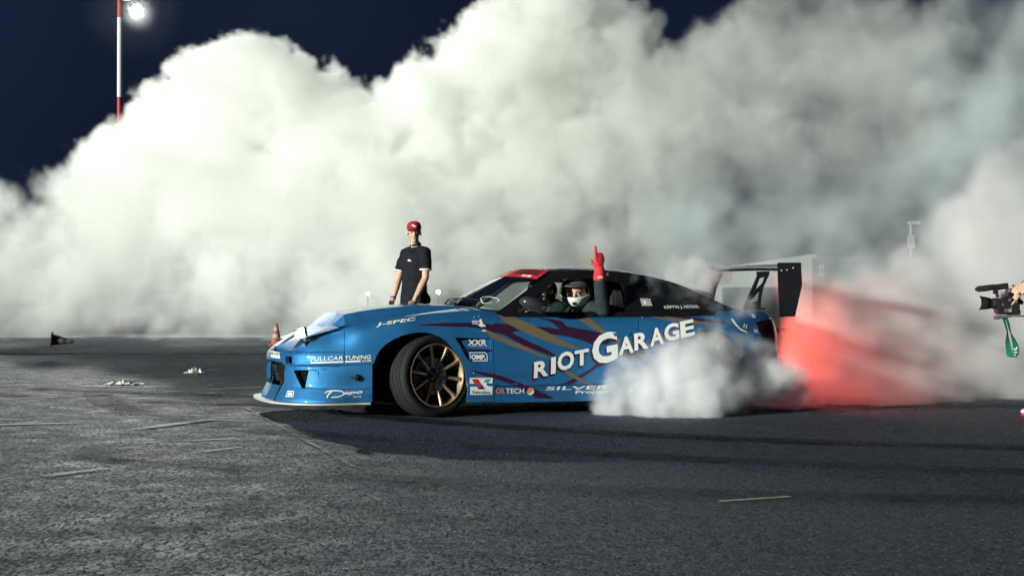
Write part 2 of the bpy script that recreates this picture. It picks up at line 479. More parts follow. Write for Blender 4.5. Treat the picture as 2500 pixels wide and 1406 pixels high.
# ------------------------------------------------------------------ ground
def asphalt():
    m = bpy.data.materials.new('asphalt'); m.use_nodes = True
    nt = m.node_tree; b = nt.nodes['Principled BSDF']
    tc = nt.nodes.new('ShaderNodeTexCoord').outputs['Object']
    def noise(sc, det=4, rg=.6, vec=tc):
        n = nt.nodes.new('ShaderNodeTexNoise'); n.inputs['Scale'].default_value = sc; n.inputs['Detail'].default_value = det; n.inputs['Roughness'].default_value = rg
        nt.links.new(vec, n.inputs['Vector']); return n.outputs[0]
    def vor(sc, feat='F1', out='Distance'):
        n = nt.nodes.new('ShaderNodeTexVoronoi'); n.feature = feat; n.inputs['Scale'].default_value = sc
        nt.links.new(tc, n.inputs['Vector']); return n.outputs[out]
    def rng(x, a, b_, c, d):
        n = nt.nodes.new('ShaderNodeMapRange'); nt.links.new(x, n.inputs[0])
        for i, v in enumerate((a, b_, c, d)): n.inputs[i + 1].default_value = v
        return n.outputs[0]
    def mul(x, y, op='MULTIPLY'):
        n = nt.nodes.new('ShaderNodeMath'); n.operation = op
        for i, v in enumerate((x, y)):
            if isinstance(v, (int, float)): n.inputs[i].default_value = v
            else: nt.links.new(v, n.inputs[i])
        return n.outputs[0]
    mp_ = nt.nodes.new('ShaderNodeMapping'); mp_.inputs['Scale'].default_value = (1, .48, 1); nt.links.new(tc, mp_.inputs[0])
    col = nt.nodes.new('ShaderNodeTexVoronoi'); col.inputs['Scale'].default_value = 84; nt.links.new(mp_.outputs[0], col.inputs['Vector'])
    sep = nt.nodes.new('ShaderNodeSeparateColor'); nt.links.new(col.outputs['Color'], sep.inputs[0])
    stone = rng(sep.outputs[0], 0, 1, .15, 2.1)
    light = rng(sep.outputs[1], .88, .96, 1.0, 3.6)          # a few pale chippings
    binder = rng(col.outputs['Distance'], .35, .75, 1.0, .35)
    patch = rng(noise(.35, 5, .6), .35, .7, .78, 1.25)
    big = rng(noise(.09, 3, .5), .35, .65, .75, 1.2)
    v = mul(mul(mul(mul(stone, light), patch), big), binder)
    sc = nt.nodes.new('ShaderNodeVectorMath'); sc.operation = 'SCALE'; sc.inputs[0].default_value = (.056, .070, .098)
    nt.links.new(v, sc.inputs['Scale']); nt.links.new(sc.outputs[0], b.inputs['Base Color'])
    nt.links.new(rng(noise(3, 4), .3, .7, .66, .88), b.inputs['Roughness'])
    b.inputs['Specular IOR Level'].default_value = .36
    # every chipping is tilted its own way, so that single stones catch the lamp
    def vmath(op, x, y=None, k=None):
        n = nt.nodes.new('ShaderNodeVectorMath'); n.operation = op
        for i, q in enumerate((x, y)):
            if q is None: continue
            if isinstance(q, tuple): n.inputs[i].default_value = q
            else: nt.links.new(q, n.inputs[i])
        if k is not None: n.inputs['Scale'].default_value = k
        return n.outputs[0]
    bp = nt.nodes.new('ShaderNodeBump'); bp.inputs['Strength'].default_value = .5; bp.inputs['Distance'].default_value = .008
    nt.links.new(mul(noise(110, 4), rng(col.outputs['Distance'], .2, .8, .5, 0), 'ADD'), bp.inputs['Height'])
    tilt = vmath('MULTIPLY', vmath('SUBTRACT', col.outputs['Color'], (.5, .5, .5)), (.75, .75, .0))
    fine = nt.nodes.new('ShaderNodeTexVoronoi'); fine.inputs['Scale'].default_value = 150; nt.links.new(tc, fine.inputs['Vector'])
    tilt2 = vmath('MULTIPLY', vmath('SUBTRACT', fine.outputs['Color'], (.5, .5, .5)), (.45, .45, .0))
    nn = vmath('NORMALIZE', vmath('ADD', vmath('ADD', bp.outputs[0], tilt), tilt2))
    nt.links.new(nn, b.inputs['Normal'])
    return m
ASPH = asphalt()
gm = MB(); gm.add([(-300, -40, 0), (300, -40, 0), (300, 900, 0), (-300, 900, 0)], [(0, 1, 2, 3)])
ground = gm.build('ground', ASPH); tag(ground, 'dark coarse asphalt of the drift area', kind='structure')

def worn(name, color, thr0, thr1, scale, stretch=1., rough=.7):
    """streak or rubber broken up to show the asphalt"""
    m = bpy.data.materials.new(name); m.use_nodes = True; nt = m.node_tree; b = nt.nodes['Principled BSDF']
    b.inputs['Base Color'].default_value = (*color, 1); b.inputs['Roughness'].default_value = rough; b.inputs['Specular IOR Level'].default_value = .2
    tc = nt.nodes.new('ShaderNodeTexCoord').outputs['Object']
    mp = nt.nodes.new('ShaderNodeMapping'); mp.inputs['Scale'].default_value = (1 / stretch, 1, 1); nt.links.new(tc, mp.inputs[0])
    n = nt.nodes.new('ShaderNodeTexNoise'); n.inputs['Scale'].default_value = scale; n.inputs['Detail'].default_value = 6; n.inputs['Roughness'].default_value = .75
    nt.links.new(mp.outputs[0], n.inputs['Vector'])
    n2 = nt.nodes.new('ShaderNodeTexNoise'); n2.inputs['Scale'].default_value = scale * .12; n2.inputs['Detail'].default_value = 3
    nt.links.new(mp.outputs[0], n2.inputs['Vector'])
    a = nt.nodes.new('ShaderNodeMath'); a.operation = 'MULTIPLY_ADD'; a.inputs[1].default_value = .6; nt.links.new(n2.outputs[0], a.inputs[0])
    c = nt.nodes.new('ShaderNodeMath'); c.operation = 'MULTIPLY'; c.inputs[1].default_value = .55; nt.links.new(n.outputs[0], c.inputs[0]); nt.links.new(c.outputs[0], a.inputs[2])
    mr = nt.nodes.new('ShaderNodeMapRange'); nt.links.new(a.outputs[0], mr.inputs[0])
    for i, v in enumerate((thr0, thr1, 0, 1)): mr.inputs[i + 1].default_value = v
    nt.links.new(mr.outputs[0], b.inputs['Alpha'])
    bp = nt.nodes.new('ShaderNodeBump'); bp.inputs['Strength'].default_value = .5; bp.inputs['Distance'].default_value = .008
    n3 = nt.nodes.new('ShaderNodeTexNoise'); n3.inputs['Scale'].default_value = 90; nt.links.new(tc, n3.inputs['Vector']); nt.links.new(n3.outputs[0], bp.inputs['Height']); nt.links.new(bp.outputs[0], b.inputs['Normal'])
    return m
GLINT = worn('scratch_glint', (.66, .66, .58), .45, .60, 14, 3)  # these two pale tones paint in light glinting off scratches
GLINT2 = worn('faint_scratch_glint', (.46, .46, .41), .50, .68, 18, 2)
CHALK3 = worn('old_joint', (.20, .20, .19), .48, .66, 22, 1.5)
SKID = worn('burnt_rubber', (.010, .010, .011), .46, .74, 5, 1, .85)
def ribbon_on_ground(name, pts, w, m, z, label):
    P = np.array(pts, float); 
    if len(P) == 2: P = np.array([P[0] + (P[1] - P[0]) * t for t in np.linspace(0, 1, 9)])
    T = np.gradient(P, axis=0); T /= np.linalg.norm(T, axis=1)[:, None]
    N = np.stack([-T[:, 1], T[:, 0]], 1) * w / 2
    mb = MB(); n = len(P)
    mb.add([(p[0], p[1], z) for p in P + N] + [(p[0], p[1], z) for p in P - N], [(i, n + i, n + i + 1, i + 1) for i in range(n - 1)])
    o = mb.build(name, m); return tag(o, label, kind='structure')
LINES = []
for i, (a, b, w, m) in enumerate(GLINES): ribbon_on_ground('pale_streak', [a, b], w, (GLINT2, GLINT, CHALK3)[m], .004 + .004 * (i % 3), 'broken pale streak on the asphalt')
for i, (cx, cy, r, a0, a1, w) in enumerate([(-6, 40, 14.5, 3.7, 5.6, .5), (-6, 40, 16.0, 3.7, 5.6, .3), (1, 24, 10.5, 4.1, 6.2, .26), (1.3, 24, 11.6, 4.1, 6.2, .26), (5, 17, 8.2, 3.6, 5.9, .28), (5.2, 17, 9.6, 3.4, 5.6, .28), (3.0, 15, 8.4, 3.9, 6.0, .24)]):
    ribbon_on_ground('tyre_mark', [(cx + r * math.cos(a), cy + r * math.sin(a)) for a in np.linspace(a0, a1, 50)], w, SKID, (.013 + .0012 * i), 'dark curved tyre mark burnt into the asphalt')
# livery outlines on the body's side skin: (metres round the body from the nose, metres up)
PURPLE = [
    [(1.56, 0.722), (1.669, 0.733), (1.769, 0.739), (1.922, 0.74), (2.024, 0.739), (2.126, 0.734), (2.202, 0.724), (2.197, 0.663), (2.122, 0.69), (1.97, 0.707), (1.767, 0.713)],
    [(2.204, 0.738), (2.355, 0.722), (2.519, 0.71), (2.665, 0.699), (2.758, 0.684), (2.71, 0.73), (2.662, 0.753), (2.574, 0.774), (2.718, 0.765), (2.792, 0.748), (2.813, 0.708), (2.938, 0.686), (3.106, 0.655), (3.169, 0.629), (3.221, 0.597), (3.167, 0.562), (3.039, 0.557), (2.933, 0.599), (2.817, 0.625), (2.703, 0.643), (2.599, 0.658), (2.475, 0.673), (2.382, 0.672), (2.35, 0.657), (2.421, 0.623), (2.513, 0.578), (2.616, 0.535), (2.7, 0.488), (2.726, 0.456), (2.658, 0.479), (2.554, 0.514), (2.45, 0.556), (2.348, 0.609), (2.267, 0.648), (2.198, 0.661)],
    [(1.989, 0.373), (2.122, 0.347), (2.247, 0.321), (2.373, 0.277), (2.493, 0.227), (2.599, 0.183), (2.713, 0.127), (2.561, 0.135), (2.453, 0.201), (2.348, 0.246), (2.249, 0.284), (2.092, 0.329)],
    [(3.066, 0.4), (3.018, 0.361), (2.936, 0.317), (2.818, 0.257), (2.702, 0.23), (2.764, 0.237), (2.87, 0.247), (2.979, 0.307), (3.071, 0.37), (3.167, 0.398)],
    [(3.093, 0.238), (3.19, 0.257), (3.269, 0.272), (3.286, 0.235), (3.189, 0.234)],
    [(3.279, 0.472), (3.382, 0.411), (3.398, 0.455), (3.468, 0.435), (3.446, 0.48), (3.554, 0.409), (3.521, 0.464), (3.403, 0.515)],
    [(3.521, 0.484), (3.586, 0.504), (3.629, 0.498), (3.575, 0.479)],
    [(3.584, 0.788), (3.803, 0.791), (4.052, 0.763), (4.279, 0.725), (4.121, 0.729), (3.825, 0.757)],
]
GOLD = [
    [(2.251, 0.798), (2.372, 0.794), (2.481, 0.739), (2.601, 0.684), (2.764, 0.605), (2.932, 0.532), (2.868, 0.529), (2.721, 0.564), (2.514, 0.637), (2.394, 0.691), (2.286, 0.75)],
    [(2.88, 0.796), (3.016, 0.792), (3.09, 0.717), (3.17, 0.655), (3.286, 0.596), (3.279, 0.556), (3.127, 0.645), (3.024, 0.699), (2.938, 0.757)],
    [(2.106, 0.698), (2.196, 0.661), (2.292, 0.618), (2.399, 0.576), (2.512, 0.525), (2.595, 0.486), (2.69, 0.439), (2.554, 0.48), (2.45, 0.52), (2.347, 0.553), (2.244, 0.59), (2.183, 0.615)],
    [(2.786, 0.344), (2.83, 0.356), (2.927, 0.294), (3.04, 0.234), (3.226, 0.155), (3.15, 0.162), (3.062, 0.206), (2.976, 0.243), (2.874, 0.293)],
    [(3.403, 0.49), (3.419, 0.507), (3.489, 0.47), (3.576, 0.428), (3.56, 0.393), (3.479, 0.44)],
    [(3.521, 0.792), (3.675, 0.788), (3.9, 0.761), (4.139, 0.722), (3.928, 0.72), (3.679, 0.755)],
]
BIG = [
    ('R', 2.535, 2.659, 0.292, 0.315, 0.13),
    ('I', 2.679, 2.72, 0.323, 0.331, 0.134),
    ('O', 2.735, 2.877, 0.343, 0.37, 0.148),
    ('T', 2.882, 3.004, 0.381, 0.401, 0.127),
    ('G', 3.033, 3.257, 0.384, 0.427, 0.249),
    ('A', 3.267, 3.399, 0.469, 0.492, 0.142),
    ('R', 3.403, 3.529, 0.503, 0.527, 0.14),
    ('A', 3.542, 3.665, 0.536, 0.561, 0.143),
    ('G', 3.671, 3.804, 0.573, 0.597, 0.141),
    ('E', 3.815, 3.943, 0.604, 0.63, 0.134),
]
# ------------------------------------------------------------------ the car
PAINT = mat('blue_metallic_paint', (.028, .195, .455), rough=.56, metal=.66, coat=.8, var=.10, scale=3, bump=.03, bscale=900)
def dusty(m, amount=.55):
    """rubber dust thrown up over the lower body"""
    nt = m.node_tree; b = nt.nodes['Principled BSDF']
    tc = nt.nodes.new('ShaderNodeTexCoord'); sx = nt.nodes.new('ShaderNodeSeparateXYZ'); nt.links.new(tc.outputs['Object'], sx.inputs[0])
    h = nt.nodes.new('ShaderNodeMapRange'); nt.links.new(sx.outputs[2], h.inputs[0])
    for i, v in enumerate((.10, .52, 1.0, .12)): h.inputs[i + 1].default_value = v
    n = nt.nodes.new('ShaderNodeTexNoise'); n.inputs['Scale'].default_value = 5; n.inputs['Detail'].default_value = 8; n.inputs['Roughness'].default_value = .7; nt.links.new(tc.outputs['Object'], n.inputs['Vector'])
    r = nt.nodes.new('ShaderNodeMapRange'); nt.links.new(n.outputs[0], r.inputs[0])
    for i, v in enumerate((.42, .75, 0, amount)): r.inputs[i + 1].default_value = v
    k = nt.nodes.new('ShaderNodeMath'); k.operation = 'MULTIPLY'; nt.links.new(h.outputs[0], k.inputs[0]); nt.links.new(r.outputs[0], k.inputs[1])
    mx = nt.nodes.new('ShaderNodeMix'); mx.data_type = 'RGBA'
    src = b.inputs['Base Color'].links[0].from_socket
    nt.links.new(k.outputs[0], mx.inputs[0]); nt.links.new(src, mx.inputs[6]); mx.inputs[7].default_value = (.055, .055, .058, 1)
    nt.links.new(mx.outputs[2], b.inputs['Base Color'])
    mc = nt.nodes.new('ShaderNodeMath'); mc.operation = 'MULTIPLY_ADD'; mc.inputs[1].default_value = -b.inputs['Coat Weight'].default_value; mc.inputs[2].default_value = b.inputs['Coat Weight'].default_value
    nt.links.new(k.outputs[0], mc.inputs[0]); nt.links.new(mc.outputs[0], b.inputs['Coat Weight'])
dusty(PAINT)
PURPLE_M = mat('purple_vinyl', (.034, .007, .030), rough=.4, coat=.4, var=.1)
GOLD_M = mat('gold_vinyl', (.17, .135, .085), rough=.5, metal=.2, coat=.3, var=.15, scale=40)
WHITE_M = mat('white_vinyl', (.80, .80, .77), rough=.45, coat=.2, var=.05, scale=20)
ORANGE_M = mat('orange_vinyl', (.75, .20, .07), rough=.45, var=.05)
RED_M = mat('red_vinyl', (.55, .02, .03), rough=.4, coat=.3, var=.08)
TEAL_M = mat('teal_vinyl', (.02, .36, .46), rough=.4, var=.05)
NAVY_M = mat('navy_vinyl', (.01, .03, .12), rough=.4, var=.05)
dusty(WHITE_M, .3)
BLACK_G = mat('gloss_black', (.008, .008, .010), rough=.22, coat=.6, var=.1)
BLACK_S = mat('satin_black', (.012, .012, .014), rough=.5, var=.2)
BLACK_R = mat('rough_black', (.007, .007, .008), rough=.85, var=.3, spec=.2)
CARBON = mat('carbon_black', (.014, .014, .018), rough=.42, coat=.25, var=.35, scale=120)
RUBBER = mat('tyre_rubber', (.016, .016, .018), rough=.72, var=.35, scale=30, bump=.25, bscale=180, spec=.35)
BRONZE = mat('bronze_rim', (.46, .34, .20), rough=.42, metal=.75, var=.15, scale=14)
STEEL = mat('steel', (.45, .45, .46), rough=.32, metal=.95, var=.15, scale=20)
CHROME = mat('mirror_shell', (.10, .10, .12), rough=.16, metal=.6, coat=.6, var=.1)
GLASS = glass('windscreen_glass')
DGLASS = mat('dark_tinted_glass', (.006, .007, .008), rough=.10, coat=.8, var=.1)
RED_GLASS = mat('tail_light_glass', (.030, .004, .006), rough=.15, coat=.6, var=.2)
RED_LIT = mat('lit_tail_light', (.6, .05, .05), emit=(1, .22, .10), estr=45)
LENS_LIT = mat('lit_headlight_lens', (.8, .8, .9), rough=.1, emit=(.86, .84, 1.0), estr=14)
SEAT_M = mat('black_seat_cloth', (.012, .012, .014), rough=.9, var=.3, scale=40, bump=.2, bscale=300)
STRAP_R = mat('red_belt_webbing', (.5, .02, .03), rough=.8, var=.2, scale=60)
GREY_P = mat('grey_plastic', (.10, .10, .11), rough=.5, var=.2)

PSI = R(19)
car = thing('drift_car', 'blue and purple drift car with gold wheels and tall black rear wing in tyre smoke', 'car', (-.887, 12.31, 0), PSI)
CM0 = Matrix.Translation((-.887, 12.31, 0)) @ Matrix.Rotation(PSI, 4, 'Z')
SX = 1.7011
near = lambda s, z, off=0.: wrap(s, z, off)
def mirror(f): return lambda a, b, off=0.: f(a, b, off) * np.array([1, -1, 1])
far = mirror(near)
def top(s): return float(TOPZ(plan(s)[0]))
def topline(a, b, n=30, dz=0.): return [(a + (b - a) * i / n, top(a + (b - a) * i / n) - dz) for i in range(n + 1)]
DOOR_F = [(2.273, .795), (2.228, .747), (2.2, .65), (2.193, .505), (2.201, .375), (2.209, .252)]
DOOR_R = [(3.467, .795), (3.446, .70), (3.437, .60), (3.435, .525), (3.404, .357), (3.339, .237)]
ARCH = [(1.217, .13), (1.217, .341), (1.226, .43), (1.245, .487), (1.277, .537), (1.32, .577), (1.376, .612), (1.44, .64), (1.506, .657), (1.575, .667), (1.638, .667), (1.70, .653), (1.753, .631), (1.812, .588), (1.861, .531), (1.90, .487), (1.93, .444), (1.958, .363), (1.978, .25), (1.982, .113)]
RA = SX + 2.37                                            # rear wheel arch centre
RARCH = [(RA + .37 * math.cos(a), .32 + .36 * math.sin(a)) for a in np.linspace(math.pi + .55, -.55, 24)]
TAIL_S = ARC_END
G_ = .0028

# front bumper
fb = Skin()
hb = [(1.2135, .132), (1.2135, .421), (1.10, .419), (1.0, .417), (.995, .45), (.994, .514)]
topb = [(s, min(.514, top(s) - .004)) for s in np.linspace(.97, -.97, 60)]
holes = []
for sg in (1, -1):
    holes.append([(sg * s, z) for s, z in ((.436, .482), (.540, .482), (.552, .418), (.448, .418))])
    holes.append([(sg * s, z) for s, z in ((.56, .376), (.785, .383), (.80, .37), (.806, .25), (.795, .238), (.655, .236))])
holes.append([(-.39, .43), (.39, .43), (.415, .40), (.40, .27), (.36, .245), (-.36, .245), (-.40, .27), (-.415, .40)])
outer = hb + topb + [(-s, z) for s, z in reversed(hb)] + [(s, .132) for s in np.linspace(-1.15, 1.15, 40)]
fb.sheet([outer] + holes, near, .03, .04)
bumper = fb.build('front_bumper', PAINT, car)
d = Skin()
d.sheet([[(.665, .238), (.70, .375), (.783, .379), (.803, .25), (.79, .24)]], lambda a, b, off=0.: wrap(a, b, off - .028), .0)
d.build('brake_duct', PAINT, bumper)
d = MB(); d.box((-.98, -.57, .16), (-.95, .57, .47)); d.build('radiator', BLACK_R, car)
mesh_ = MB()
for k in range(9): mesh_.box((-1.02, -.40, .255 + k * .02), (-1.0, .40, .262 + k * .02))
mesh_.build('grille', BLACK_S, car)
# lower edge groove
def strip(pts, w): 
    """a closed ribbon outline round a polyline in the plane"""
    P = np.array(pts, float); T = np.gradient(P, axis=0); T /= np.linalg.norm(T, axis=1)[:, None] + 1e-9
    N = np.stack([-T[:, 1], T[:, 0]], 1) * w / 2
    return [tuple(p) for p in P + N] + [tuple(p) for p in (P - N)[::-1]]
# splitter tray with its rods
sp = MB()
n_ = 70; inn, out = [], []
for s in np.linspace(-1.2, 1.2, n_):
    k = max(0, 1 - (abs(s) / 1.2) ** 2.2)
    o_ = wrap(s, .13, .012 + .050 * k); i_ = wrap(s, .13, -.16)
    out.append((o_[0], o_[1])); inn.append((i_[0], i_[1]))
vs, fs = [], []
for z in (.128, .114):
    vs += [(x, y, z) for x, y in out] + [(x, y, z) for x, y in inn]
N = n_
for i in range(N - 1):
    fs += [(i, i + 1, N + i + 1, N + i), (2 * N + i + 1, 2 * N + i, 3 * N + i, 3 * N + i + 1), (i + 1, i, 2 * N + i, 2 * N + i + 1), (N + i, N + i + 1, 3 * N + i + 1, 3 * N + i)]
fs += [(0, N, 3 * N, 2 * N), (2 * N - 1, N - 1, 3 * N - 1, 4 * N - 1)]
sp.add(vs, fs)
splitter = sp.build('front_splitter', mat('pale_splitter_edge', (.45, .48, .46), rough=.35, coat=.3), car)
for y in (-.34, .06):
    rod = MB(); a = Vector((-1.160, y, .125)); b = Vector((-1.095, y - .01, .292))
    rod.tube([a, a.lerp(b, .5), b], .0065, 8); rod.ball(a, .011, 8, 6); rod.ball(b, .011, 8, 6)
    rod.build('splitter_rod', BLACK_S, car, angle=40)
hk = MB(); p = Vector(wrap(1.098, .321)); q = Vector(wrap(1.098, .321, .035))
hk.lathe([(.012, -.01), (.022, -.006), (.026, .004), (.022, .012), (.012, .014)], 18, 'y', Matrix.Translation(Vector(wrap(1.098, .321, .016))))
hk.tube([p, q], .009, 8); hk.tube([Vector(wrap(1.05, .322, .012)), Vector(wrap(1.09, .322, .02))], .006, 8)
hk.build('tow_hook', BLACK_S, bumper, angle=40)

# nose panel between bumper and bonnet
def nose_edge(x): return float(edge_y(x)[0])
xs = np.linspace(NOSE_X, -.93, 40)
nose = Skin()
s0 = 0.
for s in np.linspace(0, 1, 400):
    if top(s) > .5235: s0 = s; break
for f in (near, far):
    nose.sheet([[(s, .519) for s in np.linspace(s0, .996, 40)] + [(.9965, top(.9965))] + list(reversed(topline(s0, .994, 60)))], f, 0.012, .04)
pl = [(x, -nose_edge(x) + .001) for x in xs]
nose.sheet([pl + [(x, -y) for x, y in reversed(pl)]], hood, .012, (.02, .03))
nose.build('nose_panel', PAINT, car)

# bonnet, its raised middle and the vents
xs = np.linspace(-.895, .50, 40)
he = [(x, -nose_edge(x) + .006) for x in xs]
fr_edge = [(-.895 - .02 * (1 - (y / .62) ** 2), y) for y in np.linspace(.60, -.60, 16)]
cowl = [(.50 + .03 - .11 * (1 - (y / .74) ** 2), y) for y in np.linspace(-.74, .74, 20)]
hd = Skin(); hd.sheet([he + cowl + [(x, -y) for x, y in reversed(he)] + fr_edge], hood, .012, (.05, .05))
bonnet = hd.build('bonnet', PAINT, car)
sc = MB(); st = np.linspace(-.62, .40, 24)
row = []
for x in st:
    u = (x + .62) / 1.02
    h = .074 * max(0, 1 - u) ** .8 * min(1, 1.0) + .002; w = .46 - .05 * u
    b0 = [hood(x, yy, -.01) for yy in (-w, w)]
    t_ = [hood(x, yy, h) for yy in (-w + .03, -w * .6, 0, w * .6, w - .03)]
    row.append([b0[0]] + t_ + [b0[1]])
fx = [hood(-.76, yy, -.004) for yy in (-.44, -.40, -.24, 0, .24, .40, .44)]
row = [fx] + row
vs = [p for r_ in row for p in r_]; m_ = 7
fs = [(i * m_ + j, i * m_ + j + 1, (i + 1) * m_ + j + 1, (i + 1) * m_ + j) for i in range(len(row) - 1) for j in range(m_ - 1)]
sc.add(vs, fs); sc.build('bonnet_scoop', PAINT, bonnet, angle=25)
for sg in (-1, 1):
    vt = Skin(); vt.sheet([[(-.80, sg * .50), (-.70, sg * .60), (-.60, sg * .585), (-.69, sg * .50)]], hood, 0, .05, .003)
    vt.build('bonnet_vent', BLACK_R, bonnet)

# pop-up headlights: the near one half raised and lit, the far one shut
def headlight(y0, lift, lit):
    sg = 1 if y0 > 0 else -1
    g0 = lambda x, y: float(hood(x, y)[2])
    ya, yb = y0 - .135, y0 + .135
    h = MB()
    top_ = [(-.965, ya, g0(-.95, y0) + lift + .006), (-.965, yb, g0(-.95, y0) + lift + .006), (-.70, yb, g0(-.70, yb) + .008 + lift * .3), (-.70, ya, g0(-.70, ya) + .008 + lift * .3)]
    bot = [(x + .006, y, z - .012) for x, y, z in top_]
    h.hexa([bot[0], bot[3], bot[2], bot[1], top_[0], top_[3], top_[2], top_[1]])
    lid = h.build('headlight_lid', PAINT, None, bevel=.004, angle=30)
    hs = MB()
    hs.hexa([(-.93, ya + .01, .60), (-.70, ya + .01, .62), (-.70, yb - .01, .62), (-.93, yb - .01, .60)] + [(-.93, ya + .012, bot[0][2] - .004), (-.70, ya + .012, bot[3][2] - .01), (-.70, yb - .012, bot[2][2] - .01), (-.93, yb - .012, bot[1][2] - .004)])
    o = hs.build('headlight', BLACK_S, car)
    lid.parent = o
    if lit:
        ln = MB(); M = Matrix.Translation((-.965, y0, .664)) @ Matrix.Rotation(R(-8), 4, 'Y')
        ln.lathe([(.001, -.046), (.018, -.042), (.030, -.030), (.037, -.010), (.038, .03)], 24, 'x', M)
        ln.build('headlight_lens', LENS_LIT, o, angle=50)
        rg = MB(); rg.lathe([(.038, .010), (.042, .008), (.043, .016), (.042, .03), (.038, .03)], 24, 'x', M, close=True)
        rg.build('headlight_ring', BLACK_S, o, angle=50)
headlight(-.50, .040, True); headlight(.46, -.004, False)
for o_ in ([(-1.04, -.47), (-.945, -.33), (-.935, -.37), (-.96, -.50)], [(-1.075, -.05), (-.945, .02), (-.94, -.10)]):
    wd = Skin(); wd.sheet([o_], hood, 0, .03, .0035); wd.build('nose_wedge', BLACK_R, car)  # flat black wedge sheets laid on the nose panel

# fenders, doors, quarters, skirts
fen_front = [(1.0005, .4215), (1.0005, .52), (1.0005, top(1.0005))]
fender_o = fen_front + topline(1.0005, 2.262, 50) + [(s - G_, z) for s, z in DOOR_F] + [(2.206, .25), (2.206, .113)] + list(reversed(ARCH[2:])) + [(1.217, .425), (1.10, .423)]
VENT = [(1.872, .624), (2.168, .614), (2.172, .431), (2.003, .433), (1.963, .468), (1.922, .55)]
door_o = [(s + G_, z) for s, z in DOOR_F] + [(2.214, .237)] + [(s, .237) for s in np.linspace(2.3, 3.3, 6)] + [(s - G_, z) for s, z in reversed(DOOR_R)] + [(s, top(s) - .001) for s in np.linspace(3.4, 2.30, 30)]
skirt_o = [(2.2115, .2315), (2.2115, .108), (2.6, .104), (3.2, .102), (RARCH[0][0] - .01, .105), (RARCH[0][0] - .004, RARCH[0][1])] + [(3.338, .2315)]
quarter_o = [(s + G_, z) for s, z in DOOR_R] + [(3.345, .237), (RARCH[0][0], RARCH[0][1])] + RARCH + [(RARCH[-1][0], .50), (4.60, .50), (4.62, .56), (4.56, .73), (4.80, .775), (TAIL_S - .52, top(TAIL_S - .52) - .0)] + list(reversed(topline(3.475, TAIL_S - .53, 50)))
def both(name, outl, holes=(), thick=.014, step=.045):
    r = []
    for f in (near, far):
        k = Skin(); k.sheet([outl] + list(holes), f, thick, step); r.append(k.build(name, PAINT, car))
    return r
fender = both('fender', fender_o, [VENT])[0]
door, door2 = both('door', door_o)
skirt = both('side_skirt', skirt_o)[0]
quarter = both('rear_quarter', quarter_o)[0]
for f, par in ((near, fender),):
    k = Skin(); k.sheet([[(1.93, .60), (2.165, .612), (2.17, .434), (2.0, .437), (1.965, .50)]], lambda a, b, off=0.: wrap(a, b, off - .016), 0.)
    k.build('vent_plate', PAINT, fender)
    k = Skin(); k.sheet([[(1.86, .63), (2.18, .625), (2.18, .42), (1.99, .42), (1.95, .46), (1.91, .54)]], lambda a, b, off=0.: wrap(a, b, off - .03), 0.)
    k.build('vent_opening', BLACK_R, fender)
    k = Skin(); k.sheet([strip([(1.925, .530), (2.03, .525), (2.168, .522)], .012)], near, 0, .05, .006); k.build('vent_fin', PURPLE_M, fender)
k = Skin(); k.sheet([[(3.215, .650), (3.365, .658), (3.366, .640), (3.345, .628), (3.23, .625)]], near, .012, .04, .010)
k.build('door_handle', PAINT, door)
# rear bumper round the tail, tail lights
rb_o = [(RARCH[-1][0] + .006, RARCH[-1][1]), (RARCH[-1][0] + .006, .495)] + [(s, .495) for s in np.linspace(4.6, 2 * TAIL_S - 4.6, 60)]
rb_o += [(2 * TAIL_S - RARCH[-1][0] - .006, .495), (2 * TAIL_S - RARCH[-1][0] - .006, RARCH[-1][1])] + [(s, .17) for s in np.linspace(2 * TAIL_S - RARCH[-1][0] - .05, RARCH[-1][0] + .05, 40)]
k = Skin(); k.sheet([rb_o], near, .014, .05); k.build('rear_bumper', PAINT, car)
tp_o = [(s, .50) for s in np.linspace(TAIL_S - .50, TAIL_S + .50, 20)] + [(TAIL_S + a, top(TAIL_S + a)) for a in np.linspace(.50, -.50, 24)]
k = Skin(); k.sheet([tp_o], near, .012, .05); k.build('tail_panel', PAINT, car)
for f in (near, far):
    k = Skin(); k.sheet([[(4.625, .50), (TAIL_S - .506, .50), (TAIL_S - .506, .765), (4.80, .765), (4.57, .725), (4.63, .57)]], f, .012, .04)
    tl = k.build('tail_light', RED_GLASS, car)
    k = Skin(); k.sheet([[(TAIL_S - .50, .60), (TAIL_S - .12, .60), (TAIL_S - .12, .70), (TAIL_S - .50, .70)]], f, .008, .04, .006)
    k.build('lit_lens', RED_LIT, tl)

# cabin
A0, A1 = (.535, .815), (1.075, 1.14)
roofline = [(x, float(ROOFZ(x)) - .03) for x in np.linspace(1.085, 2.93, 40)]
frame_o = [A0, (.80, .975), A1] + roofline + [(2.98, .806), (2.6, .797)] + [(x, .786) for x in np.linspace(2.3, .60, 24)]
open_h = [(.715, .822), (.90, .942), (1.118, 1.08), (1.20, 1.092), (1.414, 1.097), (1.62, 1.09), (1.690, 1.062), (1.70, .98), (1.655, .822)]
cabf = lambda sg: (lambda a, b, off=0.: cabin(a, b, off, sg))
for sg in (-1, 1):
    k = Skin(); k.sheet([frame_o, open_h], cabf(sg), .022, .05); cf = k.build('window_frame', BLACK_G, car)
    k = Skin(); k.sheet([[(1.90, .825), (2.02, 1.07), (2.22, 1.02), (2.45, .915), (2.60, .83)]], cabf(sg), 0.0, .05, .0025); k.build('quarter_window', DGLASS, cf)
    if sg < 0: frame_near = cf
    k = Skin(); k.sheet([strip([(x, .802) for x in np.linspace(.62, 1.75, 12)], .010)], cabf(sg), .004, .06, .006); k.build('window_seal', BLACK_R, cf)
